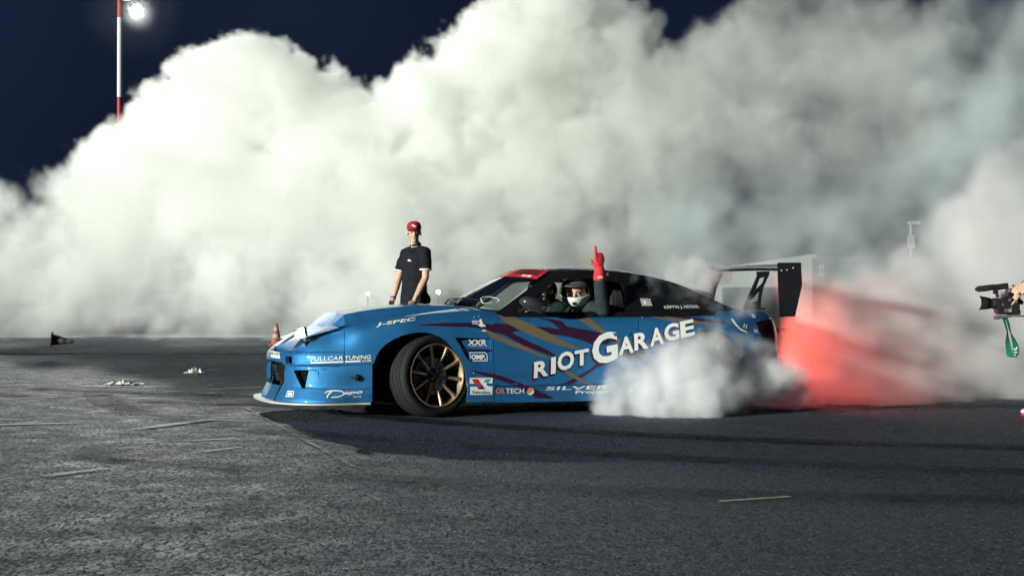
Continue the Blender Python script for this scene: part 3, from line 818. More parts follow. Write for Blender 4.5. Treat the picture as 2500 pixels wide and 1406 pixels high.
rf = [(x, -float(ROOFY(x))) for x in np.linspace(1.06, 2.02, 20)]
k = Skin(); k.sheet([rf + [(x, -y) for x, y in reversed(rf)]], roof, .015, .05); roof_o = k.build('roof', BLACK_G, car)
rh = [(x, -float(ROOFY(x))) for x in np.linspace(2.03, 2.90, 20)]
k = Skin(); k.sheet([rh + [(x, -y) for x, y in reversed(rh)]], roof, .012, .05); k.build('rear_window', DGLASS, car)
def deck(x, y, off=0.):
    x = np.asarray(x, float); y = np.asarray(y, float)
    ye, ze = edge_y(x); u = np.clip(np.abs(y) / np.maximum(ye, .05), 0, 1)
    return np.stack([x, y, ze + .028 * (1 - u ** 2.4) + off], -1)
dk = [(x, -float(edge_y(x)[0]) + .004) for x in np.linspace(2.74, float(_ed[-1, 0]) - .004, 40)]
k = Skin(); k.sheet([dk + [(x, -y) for x, y in reversed(dk)]], deck, .012, .05); deck_o = k.build('boot_lid', PAINT, car)
# windscreen
ws = [(-1, 0), (-1, 1)] + [(u, 1) for u in np.linspace(-.9, .9, 12)] + [(1, 1), (1, 0)] + [(u, 0) for u in np.linspace(.9, -.9, 12)]
k = Skin(); k.sheet([ws], screen, 0, .12); wscr = k.build('windscreen', GLASS, car)
k = Skin(); k.sheet([[(-.985, .74), (-.985, .985), (.985, .985), (.985, .74)]], screen, 0, .08, .003); k.build('screen_banner', RED_M, wscr)
k = Skin()
for i in range(9):
    a = -.90 + i * .085
    for j in range(2): k.sheet([[(a, .83 + j * .07), (a, .885 + j * .07), (a + .065, .885 + j * .07), (a + .065, .83 + j * .07)]], screen, 0, .1, .006)
k.build('banner_print', BLACK_S, wscr)
k = Skin()
for a in (-.80, -.66): k.sheet([[(a, .765), (a, .81), (a + .11, .81), (a + .11, .765)]], screen, 0, .1, .006)
k.build('banner_print', WHITE_M, wscr)
k = Skin(); k.sheet([strip([(-.66 - .16 * math.cos(t) - .05 * math.sin(2 * t), .13 + .075 * math.sin(t)) for t in np.linspace(0, 5.9, 30)], .012)], screen, 0, .1, .004); k.build('screen_sticker', WHITE_M, wscr)
wp = MB()
for y0, y1 in ((.10, -.42), (.62, .14)):
    pts = [Vector(screen(y0 / .745 - (y0 - y1) / .745 * t, .02 + .05 * t, .018 + .012 * math.sin(math.pi * t))) for t in np.linspace(0, 1, 8)]
    wp.tube(pts, .005, 6)
    wp.tube([Vector(screen(y0 / .745, -.04, .02)), Vector(screen((y0 + y1) / 1.49, .05, .035))], .006, 6)
wp.build('wiper', BLACK_S, car)
cw = Skin(); cw.sheet([[(.50, -.74), (.50 - .085, -.3), (.50 - .10, 0), (.50 - .085, .3), (.50, .74), (.60, .735), (.52, .3), (.50, 0), (.52, -.3), (.60, -.735)]], lambda a, b, off=0.: hood(a, b, off - .012), .01, .06); cw.build('cowl', BLACK_S, car)
# the banner edge trim of the near pillar
# mirrors
for sg in (-1, 1):
    m_ = MB(); M = Matrix.Translation((.80, sg * .905, .886)) @ Matrix.Rotation(R(-18 * sg), 4, 'Z') @ Matrix.Rotation(R(14), 4, 'Y')
    prof = [(.001, -.115), (.026, -.108), (.045, -.075), (.056, -.02), (.060, .04), (.058, .085), (.05, .10)]
    m_.lathe([(r, h) for r, h in prof], 20, 'x', M @ Matrix.Diagonal((1, 1.5, .95, 1)))
    mo = m_.build('side_mirror', CHROME, car, angle=40)
    g = MB(); g.lathe([(.001, .101), (.047, .101)], 20, 'x', M @ Matrix.Diagonal((1, 1.5, .95, 1))); g.build('mirror_glass', mat('mirror_silver', (.8, .8, .82), rough=.03, metal=1), mo)
    a = MB(); a.tube([(.74, sg * .785, .83), (.77, sg * .83, .85), (.80, sg * .88, .868)], [(.035, .018), (.028, .016), (.024, .016)], 8); a.build('mirror_arm', BLACK_S, mo, angle=50)

# dark body inside the shell
ub = MB()
ub.box((-.96, -.60, .15), (-.44, .60, .60)); ub.box((-.44, -.50, .16), (.44, .50, .70)); ub.box((.44, -.74, .125), (2.0, .74, .20))
ub.box((2.0, -.55, .2), (2.74, .55, .76)); ub.box((2.70, -.60, .22), (3.05, .60, .74)); ub.box((.44, -.72, .2), (.56, .72, .78)); ub.box((1.95, -.73, .2), (2.0, .73, .80))
ub.box((.0 - .44, -.74, .69), (.44, -.5, .705)); ub.box((-.44, .5, .69), (.44, .74, .705))
ub.build('underbody', BLACK_R, car)
for y in (-.35, .1):
    ex_ = MB(); ex_.tube([(-.45 + .1, y, .10), (-.2, y - .05, .085), (.1, y - .02, .10)], .02, 8); ex_.build('suspension_arm', STEEL, car, angle=50)

# wheels
def make_wheel(lip):
    root = bpy.data.objects.new('wheel', None); COL.objects.link(root); root.parent = car
    t = MB(); t.lathe([(.243, -.098), (.252, -.108), (.262, -.113), (.280, -.119), (.300, -.117), (.314, -.108), (.320, -.095), (.322, -.06), (.3225, 0), (.322, .06), (.320, .095), (.312, .108), (.28, .118), (.25, .11)], 72, 'y', cap=False)
    tyre = t.build('tyre', RUBBER, root, angle=35)
    gv = MB()
    for y in (-.07, -.03, .03, .07): gv.lathe([(.3232, y - .004), (.3238, y), (.3232, y + .004)], 72, 'y', cap=False)
    gv.build('tread_groove', BLACK_R, tyre)
    r_ = MB()
    r_.lathe([(.246, -.100), (.250, -.108), (.250, -.114), (.244, -.117), (.239, -.113), (.235, -.098), (.229, -.085), (.226, -.05), (.224, .02), (.230, .08), (.245, .10)], 64, 'y', cap=False)
    rim = r_.build('rim', BRONZE, root, angle=25)
    for k in range(10):
        sp_ = MB(); a = 2 * math.pi * k / 10 + .16
        M = Matrix.Rotation(a, 4, 'Y')
        secs = [(.048, .026, -.060, -.030), (.085, .017, -.078, -.045), (.14, .0125, -.092, -.062), (.195, .0125, -.102, -.075), (.236, .020, -.106, -.07)]
        vs, fs = [], []
        for rr, hw, y0, y1 in secs:
            vs += [M @ Vector((rr, y1, -hw)), M @ Vector((rr, y0 + .010, -hw)), M @ Vector((rr, y0, -hw * .45)), M @ Vector((rr, y0, hw * .45)), M @ Vector((rr, y0 + .010, hw)), M @ Vector((rr, y1, hw))]
        for i in range(len(secs) - 1):
            for j in range(6): fs.append((i * 6 + j, i * 6 + (j + 1) % 6, i * 6 + 6 + (j + 1) % 6, i * 6 + 6 + j))
        fs += [tuple(range(6)), tuple(24 + j for j in reversed(range(6)))]
        sp_.add(vs, fs); sp_.build('spoke', BRONZE, rim, angle=28)
    hb_ = MB(); hb_.lathe([(.001, -.098), (.022, -.098), (.026, -.094), (.030, -.074), (.052, -.068), (.056, -.05), (.056, .0)], 32, 'y'); hub = hb_.build('hub', BLACK_G, root, angle=30)
    for k in range(5):
        n_ = MB(); a = 2 * math.pi * k / 5; n_.lathe([(.001, -.086), (.008, -.084), (.009, -.064)], 8, 'y', Matrix.Translation((.042 * math.cos(a), 0, .042 * math.sin(a)))); n_.build('lug_nut', STEEL, root, angle=30)
    bd = MB(); bd.lathe([(.06, -.012), (.15, -.012), (.15, .008), (.06, .008)], 40, 'y', close=True); bd.build('brake_disc', STEEL, root, angle=30)
    cl = MB()
    for a in np.linspace(R(200), R(250), 5):
        cl.box((-.035, -.035, -.025), (.035, .02, .025), Matrix.Rotation(-a, 4, 'Y') @ Matrix.Translation((.155, 0, 0)))
    cl.build('brake_caliper', mat('orange_caliper', (.45, .09, .03), rough=.5), root)
    bk = MB(); bk.lathe([(.001, .03), (.222, .03), (.222, .05)], 40, 'y'); bk.build('brake_shield', BLACK_R, root)
    return root
wheel0 = make_wheel(0)
def copy_tree(o, parent=None):
    c = o.copy(); COL.objects.link(c); c.parent = parent
    for ch in list(o.children): copy_tree(ch, c)
    return c
specs = [((0, -.735, .322), 17, -4, False), ((0, .735, .322), 17, 4, True), ((2.37, -.765, .322), 0, -2, False), ((2.37, .765, .322), 0, 2, True)]
for i, (p, steer, camb, flip) in enumerate(specs):
    w_ = wheel0 if i == 0 else copy_tree(wheel0, car)
    w_.location = p
    w_.rotation_euler = (R(camb), 0, R(steer + (180 if flip else 0)))

# rear wing
wg = bpy.data.objects.new('rear_wing', None); COL.objects.link(wg); wg.parent = car; wg['label'] = 'tall black rear wing with upright end plates'
bl = MB(); ring = []
ys = np.linspace(-.80, .80, 25)
for y in ys:
    u = abs(y) / .80; z0 = 1.176 + .014 * (1 - u ** 2); x0 = 3.045
    sec = [(0, 0), (.01, .012), (.05, .020), (.11, .020), (.17, .030), (.215, .046), (.218, .042), (.17, .012), (.10, -.004), (.04, -.010), (.008, -.008)]
    ring.append([(x0 + a, y, z0 + b) for a, b in sec])
m_ = 11; vs = [p for r_ in ring for p in r_]
fs = [(i * m_ + j, i * m_ + (j + 1) % m_, (i + 1) * m_ + (j + 1) % m_, (i + 1) * m_ + j) for i in range(len(ring) - 1) for j in range(m_)] + [tuple(range(m_)), tuple(24 * m_ + j for j in reversed(range(m_)))]
bl.add(vs, fs); bl.build('wing_blade', BLACK_G, wg, angle=35)
EP = [(3.048, 1.228), (3.056, 1.237), (3.273, 1.240), (3.284, 1.049), (3.215, .779), (3.068, .776)]
for y in (-.806, .806):
    e = MB(); e.plate([EP], lambda p: (p[0], y - .006, p[1]), lambda p: (p[0], y + .006, p[1])); ep = e.build('end_plate', CARBON, wg)
    for bx, bz in ((3.085, 1.171), (3.138, 1.176), (3.198, 1.194)):
        b = MB(); b.lathe([(.001, -.009), (.006, -.008), (.009, -.003), (.009, .003), (.006, .008), (.001, .009)], 10, 'y', Matrix.Translation((bx, y, bz))); b.build('bolt', mat('bolt_silver', (.85, .85, .85), rough=.35, metal=.6), ep, smooth=True)
ST = [(2.905, .845), (3.046, 1.128), (3.042, 1.168), (3.167, 1.172), (3.165, 1.145), (3.108, 1.035), (3.085, .935), (3.078, .836)]
STH = [[(3.070, 1.108), (3.121, 1.122), (3.098, 1.067), (3.029, 1.008)], [(3.060, .991), (3.066, .985), (3.052, .912), (2.980, .897), (2.976, .906)]]
for y in (-.45, .45):
    e = MB(); e.plate([ST] + STH, lambda p: (p[0], y - .006, p[1]), lambda p: (p[0], y + .006, p[1])); so = e.build('wing_stand', CARBON, wg)
    e = MB(); e.box((2.90, y - .03, .838), (3.11, y + .03, .850)); e.build('stand_foot', BLACK_S, so)

# cabin inside
db = MB(); db.tube([(.66, -.70, .78), (.64, 0, .80), (.66, .70, .78)], [(.07, .05)] * 3, 10, flat=(0, 0, 1)); db.build('dashboard', BLACK_R, car, angle=50)
sw = MB(); M = Matrix.Translation((.98, -.38, .80)) @ Matrix.Rotation(R(-68), 4, 'Y')
sw.lathe([(.163 + .014 * math.cos(a), .014 * math.sin(a)) for a in np.linspace(0, 2 * math.pi, 9)[:-1]], 32, 'z', M, close=True)
for a in (0, 2.1, 4.2): sw.tube([M @ Vector((0, 0, 0)), M @ Vector((.16 * math.cos(a), .16 * math.sin(a), 0))], .012, 6)
sw.tube([M @ Vector((0, 0, -.22)), M @ Vector((0, 0, .01))], .025, 8)
sw.build('steering_wheel', BLACK_S, car, angle=45)
for y in (-.38, .38):
    s_ = MB()
    s_.hexa([(1.15, y - .23, .22), (1.62, y - .22, .22), (1.62, y + .22, .22), (1.15, y + .23, .22), (1.13, y - .24, .38), (1.60, y - .22, .36), (1.60, y + .22, .36), (1.13, y + .24, .38)])
    s_.hexa([(1.52, y - .25, .36), (1.62, y - .25, .36), (1.62, y + .25, .36), (1.52, y + .25, .36), (1.62, y - .24, .80), (1.74, y - .24, .80), (1.74, y + .24, .80), (1.62, y + .24, .80)])
    s_.hexa([(1.62, y - .24, .80), (1.74, y - .24, .80), (1.74, y + .24, .80), (1.62, y + .24, .80), (1.66, y - .14, 1.0), (1.75, y - .14, 1.0), (1.75, y + .14, 1.0), (1.66, y + .14, 1.0)])
    for sg in (-1, 1): s_.hexa([(1.45, y + sg * .25 - .03, .5), (1.62, y + sg * .25 - .03, .5), (1.62, y + sg * .25 + .03, .5), (1.45, y + sg * .25 + .03, .5), (1.50, y + sg * .25 - .03, .82), (1.72, y + sg * .25 - .03, .82), (1.72, y + sg * .25 + .03, .82), (1.50, y + sg * .25 + .03, .82)])
    so = s_.build('racing_seat', SEAT_M, car, bevel=.02, angle=40)
    b_ = MB()
    for sg in (-1, 1): b_.tube([(1.66, y + sg * .10, .92), (1.86, y + sg * .16, .90), (1.95, y + sg * .2, .82)], [(.028, .003)] * 3, 6, flat=(0, 0, 1))
    b_.build('seat_belt', STRAP_R, so)
rc = MB()
for y in (-.56, .56):
    rc.tube([(1.88, y * 1.15, .2), (1.86, y * 1.1, .8), (1.80, y * .92, 1.08), (1.77, y * .7, 1.12)], .02, 8)
    rc.tube([(.74, y * 1.22, .78), (1.14, y * .93, 1.10), (1.77, y * .90, 1.11)], .018, 8)
rc.tube([(1.77, -.40, 1.12), (1.77, .40, 1.12)], .02, 8); rc.tube([(1.86, -.62, .55), (1.80, .5, 1.05)], .018, 8)
rc.build('roll_cage', mat('cage_grey', (.05, .05, .055), rough=.4, coat=.3), car, angle=60)
rc = MB(); rc.tube([(1.865, -.60, .86), (1.84, -.2, .93), (1.82, .1, 1.02)], .014, 8); rc.build('cage_pad', STRAP_R, car, angle=60)

# ------------------------------------------------------------------ livery and lettering on the near side
def decal(name, outl, m, parent, off, f=near, step=.045):
    k = Skin()
    for o in outl: k.sheet([o], f, 0, step, off)
    return k.build(name, m, parent)
def on_panel(s): return fender if s < 2.2 else (door if s < 3.44 else quarter)
for o in PURPLE: decal('purple_stripe', [o], PURPLE_M, on_panel(sum(p[0] for p in o) / len(o)), .0018)
for o in GOLD: decal('gold_stripe', [o], GOLD_M, on_panel(sum(p[0] for p in o) / len(o)), .0026)
for ch, x0, x1, b0, b1, h in BIG:
    par = on_panel((x0 + x1) / 2)
    sh = words(ch, near, (x0 - .016, x1 - .012, b0 - .017, b1 - .017, h), .0034, bold=.035); sh.build('letter_shadow', PURPLE_M, par)
    words(ch, near, (x0, x1, b0, b1, h), .0044, bold=.035).build('letter', WHITE_M, par)
def sign(text, box, m, par, bold=.012, shear=0., name='lettering', off=.0042, f=near):
    return words(text, f, box, off, bold=bold, shear=shear).build(name, m, par)
sign('J-SPEC', (1.245, 1.57, .708, .754, .032), WHITE_M, fender, .02, .16)
sign('FULLCAR', (.738, .992, .450, .458, .030), WHITE_M, bumper, .01, .1)
sign('TUNING', (1.004, 1.203, .4585, .466, .030), WHITE_M, fender, .01, .1)
decal('sticker_line', [[(.738, .441), (.992, .450), (.992, .438), (.739, .430)]], WHITE_M, bumper, .0042)
decal('sticker_line', [[(1.004, .451), (1.125, .455), (1.125, .443), (1.004, .439)]], WHITE_M, fender, .0042)
sign('.COM', (1.130, 1.205, .441, .445, .015), WHITE_M, fender)
sign('epo', (.995, 1.14, .185, .193, .026), WHITE_M, bumper, .02, .3)
sign('Racing', (1.068, 1.131, .166, .170, .014), WHITE_M, bumper, .01, .3)
decal('lettering', [strip([(.855, .205), (.873, .2175), (.90, .2225), (.93, .2235), (.96, .222), (.985, .216), (.997, .205), (.995, .194), (.975, .182), (.945, .175), (.905, .172)], .008)], WHITE_M, bumper, .0042)
decal('lettering', [strip([(.905, .214), (.888, .203), (.877, .188), (.872, .170)], .010)], WHITE_M, bumper, .0042)
XF = lambda a, b, off=0.: wrap(a, b, off - .0165)
sign('XXR', (1.981, 2.139, .561, .559, .046), WHITE_M, fender, .03, .1, f=XF)
sign('W H E E L S', (1.999, 2.142, .5505, .549, .007), WHITE_M, fender, .0, f=XF)
ob = [(1.997, .509), (2.126, .507), (2.142, .494), (2.147, .475), (2.147, .435), (2.009, .437), (1.999, .453)]
oi = [(2.004, .503), (2.123, .501), (2.136, .491), (2.141, .474), (2.141, .441), (2.012, .443), (2.005, .455)]
k = Skin(); k.sheet([ob, oi], XF, 0, .05, .0042); k.build('sticker_border', WHITE_M, fender)
sign('OMP.', (2.010, 2.132, .451, .447, .040), WHITE_M, fender, .05, f=XF)
decal('sticker', [[(1.997, .308), (2.19, .304), (2.184, .171), (1.999, .173)]], WHITE_M, fender, .0036)
decal('emblem_red', [[(2.012, .296), (2.067, .297), (2.101, .247), (2.067, .216)]], RED_M, fender, .0046)
decal('emblem_blue', [[(2.067, .216), (2.098, .248), (2.119, .215)]], NAVY_M, fender, .0050)
decal('emblem_teal', [[(2.099, .247), (2.129, .294), (2.176, .295), (2.118, .217)]], TEAL_M, fender, .0046)
sign('Valvoline', (2.012, 2.170, .180, .176, .027), NAVY_M, fender, .012, off=.0046)
sign('OIL', (2.218, 2.294, .179, .177, .041), ORANGE_M, skirt, .01)
sign('TECH', (2.299, 2.452, .177, .174, .041), WHITE_M, skirt, .01)
circ = [(2.507 + .030 * math.cos(t), .19 + .029 * math.sin(t)) for t in np.linspace(0, 6.28, 24)[:-1]]
decal('emblem_ball', [circ], WHITE_M, skirt, .0042)
decal('emblem_ball_top', [[(2.507 + .030 * math.cos(t), .19 + .029 * math.sin(t)) for t in np.linspace(.75, 3.6, 14)] + [(2.50, .188), (2.518, .196)]], ORANGE_M, skirt, .0050)
decal('emblem_ball_band', [strip([(2.480, .176), (2.503, .182), (2.520, .196), (2.533, .203)], .007)], ORANGE_M, skirt, .0054)
sign('SILVER', (2.635, 3.18, .196, .197, .029), WHITE_M, skirt, .012, .10)
sign('Project', (2.893, 3.191, .155, .158, .034), WHITE_M, skirt, .02)
sign('X', (3.347, 3.399, .150, .150, .046), WHITE_M, skirt, .05)
# rearing figure emblem with speed lines by the door
decal('emblem', [[(2.078, .751), (2.092, .768), (2.105, .768), (2.107, .746), (2.114, .726), (2.132, .721), (2.13, .704), (2.119, .712), (2.101, .705), (2.082, .712), (2.069, .722), (2.089, .733)]] + [[(2.022, z), (2.074, z - .002), (2.074, z - .007), (2.022, z - .005)] for z in (.757, .746, .735)] + [[(2.092, .672), (2.142, .67), (2.128, .681), (2.105, .682)]], WHITE_M, fender, .0042)
decal('nose_plate', [[(-.11, .504), (.24, .504), (.33, .458), (.02, .455)]], WHITE_M, bumper, .003)
sign('SILVER', (-.06, .25, .478, .481, .018), BLACK_S, bumper, .02, .2, off=.0042)
k = Skin(); k.sheet([[(.505, .215), (.594, .214), (.602, .17), (.511, .168)], [(.512, .209), (.588, .208), (.594, .176), (.518, .174)]], near, 0, .05, .0042); k.sheet([[(.524, .203), (.578, .202), (.584, .183), (.53, .181)]], near, 0, .05, .0042); k.build('sticker', WHITE_M, bumper)
# dark seams painted by the panel gaps of the bumper
decal('bumper_groove', [strip([(s, .4185) for s in np.linspace(.62, .995, 12)], .006), strip([(s, .517) for s in np.linspace(.50, .99, 14)], .005), strip([(s, .2345) for s in np.linspace(.80, 1.21, 10)], .004)], NAVY_M, bumper, .0016)
# flag and name on the dark rear side window
cn = cabf(-1)
FX, FZ, FW, FH = 1.815, .868, .095, .062
rays = []
for i in range(16):
    a0, a1 = 2 * math.pi * (i - .25) / 16, 2 * math.pi * (i + .25) / 16
    def hit(a):
        c, s_ = math.cos(a), math.sin(a); t = min((FW * (.62 if c > 0 else .38)) / abs(c) if abs(c) > 1e-6 else 9, FH / 2 / abs(s_) if abs(s_) > 1e-6 else 9)
        return (FX + FW * .38 + t * c, FZ + FH / 2 + t * s_)
    rays.append([(FX + FW * .38, FZ + FH / 2), hit(a0), hit((a0 + a1) / 2), hit(a1)])
rays.append([(FX + FW * .38 + .015 * math.cos(t), FZ + FH / 2 + .015 * math.sin(t)) for t in np.linspace(0, 6.28, 16)[:-1]])
decal('flag_sticker', rays, WHITE_M, frame_near, .0042, cn)
sign("K\u00c4PT'N: J. H\u00dcCKEL", (2.015, 2.345, .840, .846, .034), WHITE_M, frame_near, .022, 0, f=cn)
# tail marks
decal('tail_stripe', [[(4.307, .769), (4.311, .742), (4.338, .704), (4.383, .666), (4.457, .641), (4.446, .655), (4.385, .683), (4.349, .721), (4.324, .759)], [(4.415, .69), (4.43, .72), (4.44, .72), (4.425, .69)], [(4.437, .68), (4.452, .712), (4.462, .712), (4.447, .68)], [(4.53, .645), (4.524, .675), (4.531, .675), (4.537, .645)], [(4.545, .643), (4.539, .673), (4.546, .673), (4.552, .643)], [(4.56, .641), (4.554, .67), (4.561, .67), (4.567, .641)]], WHITE_M, quarter, .0042)
decal('round_badge', [[(4.552 + .022 * math.cos(t), .784 + .016 * math.sin(t)) for t in np.linspace(0, 6.28, 18)[:-1]]], WHITE_M, quarter, .0042)
decal('round_badge_mark', [strip([(4.54, .788), (4.548, .780), (4.555, .789), (4.564, .78)], .005)], BLACK_S, quarter, .0052)
for s_, z_ in ((2.03, .344), (2.05, .785), (2.09, .79), (3.50, .775), (4.13, .77)):
    rv = MB(); rv.ball(Vector(wrap(s_, z_, .001)), .006, 8, 6); rv.build('rivet', STEEL, on_panel(s_), smooth=True)

# red glow of the lit tail lamps in the smoke
for y_ in (-.45, .45):
    aim_ = CM0 @ Vector((5.0, y_, .45))
    lamp('tail_lamp_light', 'SPOT', CM0 @ Vector((3.21, y_, .64)), 28, (1, .10, .11), aim=aim_, spot_size=R(178), spot_blend=.1, shadow_soft_size=.05)
# ------------------------------------------------------------------ people
SKIN = mat('skin', (.58, .36, .26), rough=.55, var=.12, scale=25, bump=.05, bscale=300)
SHIRT_M = mat('black_polo_cotton', (.012, .012, .017), rough=.9, var=.35, scale=14, bump=.7, bscale=20, spec=.2)
TROUSER_M = mat('dark_trousers', (.012, .012, .016), rough=.9, var=.35, scale=12, bump=.3, bscale=80, spec=.2)
SUIT_M = mat('dark_race_suit', (.022, .034, .036), rough=.85, var=.4, scale=18, bump=.8, bscale=24, spec=.25)
GLOVE_M = mat('red_racing_glove', (.62, .03, .035), rough=.8, var=.25, scale=50, bump=.6, bscale=60)
CAP_M = mat('red_cap_cotton', (.34, .010, .022), rough=.85, var=.15, scale=40)
SHOE_M = mat('dark_shoe', (.03, .03, .03), rough=.6)
EYE_M = mat('eye_white', (.45, .43, .41), rough=.4, var=.03)
DARK_M = mat('dark_hair', (.03, .018, .012), rough=.8, var=.3, scale=60)
LIP_M = mat('lips', (.32, .11, .09), rough=.5)

def frame_of(f, u=(0, 0, 1)):
    """basis with local y forward, z up, x to the right of the one who looks along y"""
    f = Vector(f).normalized(); u = Vector(u); r = f.cross(u).normalized(); u = r.cross(f)
    M = Matrix((r, f, u)).transposed().to_4x4()
    return M
def head(mb, c, f, u=(0, 0, 1), k=1.0):
    M = Matrix.Translation(c) @ frame_of(f, u) @ Matrix.Scale(k, 4)
    def ball(p, r, n=16, m=12):
        b = MB(); b.ball((0, 0, 0), r, n, m); mb.add([M @ (Vector(v) + Vector(p)) for v in b.v], b.f)
    def tube(pts, r, **kw):
        b = MB(); b.tube(pts, r, 10, 'round', **kw); mb.add([M @ Vector(v) for v in b.v], b.f)
    ball((0, -.01, .03), (.076, .094, .092)); ball((0, .022, -.04), (.058, .066, .075))
    ball((0, .062, -.093), (.030, .024, .022)); ball((.034, .054, -.03), (.026, .026, .028)); ball((-.034, .054, -.03), (.026, .026, .028))
    tube([(0, .080, .012), (0, .098, -.018), (0, .104, -.030)], [.009, .013, .015])
    ball((.011, .090, -.032), .010, 8, 6); ball((-.011, .090, -.032), .010, 8, 6)
    tube([(-.045, .072, .026), (0, .084, .024), (.045, .072, .026)], [.010, .012, .010])
    ball((0, .078, -.062), (.026, .014, .012), 10, 8)
    for s in (-1, 1): ball((s * .078, -.012, -.008), (.010, .022, .034), 8, 8)
def face_parts(root, c, f, u=(0, 0, 1), k=1.0, off=Vector((0, 0, 0))):
    M = Matrix.Translation(Vector(c) - off) @ frame_of(f, u) @ Matrix.Scale(k, 4)
    for s in (-1, 1):
        b = MB(); b.ball((0, 0, 0), (.0115, .0095, .0085), 12, 10); e = MB(); e.add([M @ (Vector(v) + Vector((s * .032, .072, .002))) for v in b.v], b.f)
        eye = e.build('eye', EYE_M, root, smooth=True)
        b = MB(); b.ball((0, 0, 0), (.006, .003, .006), 10, 8); e = MB(); e.add([M @ (Vector(v) + Vector((s * .033, .0835, .002))) for v in b.v], b.f); e.build('iris', DARK_M, eye, smooth=True)
        b = MB(); b.tube([(s * .014, .088, .021), (s * .032, .086, .026), (s * .050, .074, .021)], .0042, 6, 'round'); e = MB(); e.add([M @ Vector(v) for v in b.v], b.f); e.build('eyebrow', DARK_M, root, smooth=True)
    b = MB(); b.tube([(-.024, .082, -.061), (0, .0915, -.062), (.024, .082, -.061)], [(.002, .003), (.003, .005), (.002, .003)], 8, 'round'); e = MB(); e.add([M @ Vector(v) for v in b.v], b.f); e.build('mouth', LIP_M, root, smooth=True)
def hand(mb, w, d, n, t, curl, thumb=(.6, .5), k=1.0, r0=1.0):
    """palm and five fingers: w wrist, d towards the fingers, n the way the palm faces, t the thumb's side"""
    w, d = Vector(w), Vector(d).normalized(); n = Vector(n); n = (n - d * n.dot(d)).normalized(); t = d.cross(n) * (1 if d.cross(n).dot(Vector(t)) > 0 else -1)
    mb.tube([w - d * .02, w + d * .02 * k, w + d * .06 * k, w + d * .092 * k], [(.026 * k, .019 * k), (.032 * k, .018 * k), (.042 * k, .016 * k), (.041 * k, .013 * k)], 12, 'round', flat=n)
    for i in range(4):
        L = (.93, 1.0, .94, .74)[i] * k; b = w + d * (.088 - .004 * abs(i - 1)) * k + t * (.031 - .0205 * i) * k
        a = 0.; p = b; pts = [b - d * .02 * k]; rad = [.009 * k * r0]
        sp = t * (.10 - .07 * i)
        for j, ln in enumerate((.045, .028, .022)):
            a += curl[i][j] if isinstance(curl[i], (list, tuple)) else curl[i]
            p = p + ((d + sp * (1 if j == 0 else .3)) * math.cos(a) + n * math.sin(a)).normalized() * ln * L
            pts.append(p); rad.append((.0095, .0088, .0075)[j] * k * r0)
        pts.insert(1, b); rad.insert(1, .0100 * k * r0)
        mb.tube(pts, rad, 10, 'round', flat=t)
    b = w + d * .028 * k + t * .030 * k
    d1 = (t * .75 + d * .65 + n * thumb[0]).normalized(); d2 = (d * .8 + n * thumb[1] - t * .25 * thumb[1]).normalized()
    mb.tube([w + d * .012 * k + t * .012 * k, b, b + d1 * .034 * k, b + d1 * .034 * k + d2 * .030 * k], [.014 * k, .0135 * k, .0105 * k * r0, .0085 * k * r0], 10, 'round', flat=n)
def limb(mb, pts, rad, n=12): mb.tube(pts, rad, n, 'round')
def rel(mb, o): 
    o = Vector(o); mb.v = [tuple(Vector(v) - o) for v in mb.v]; return mb

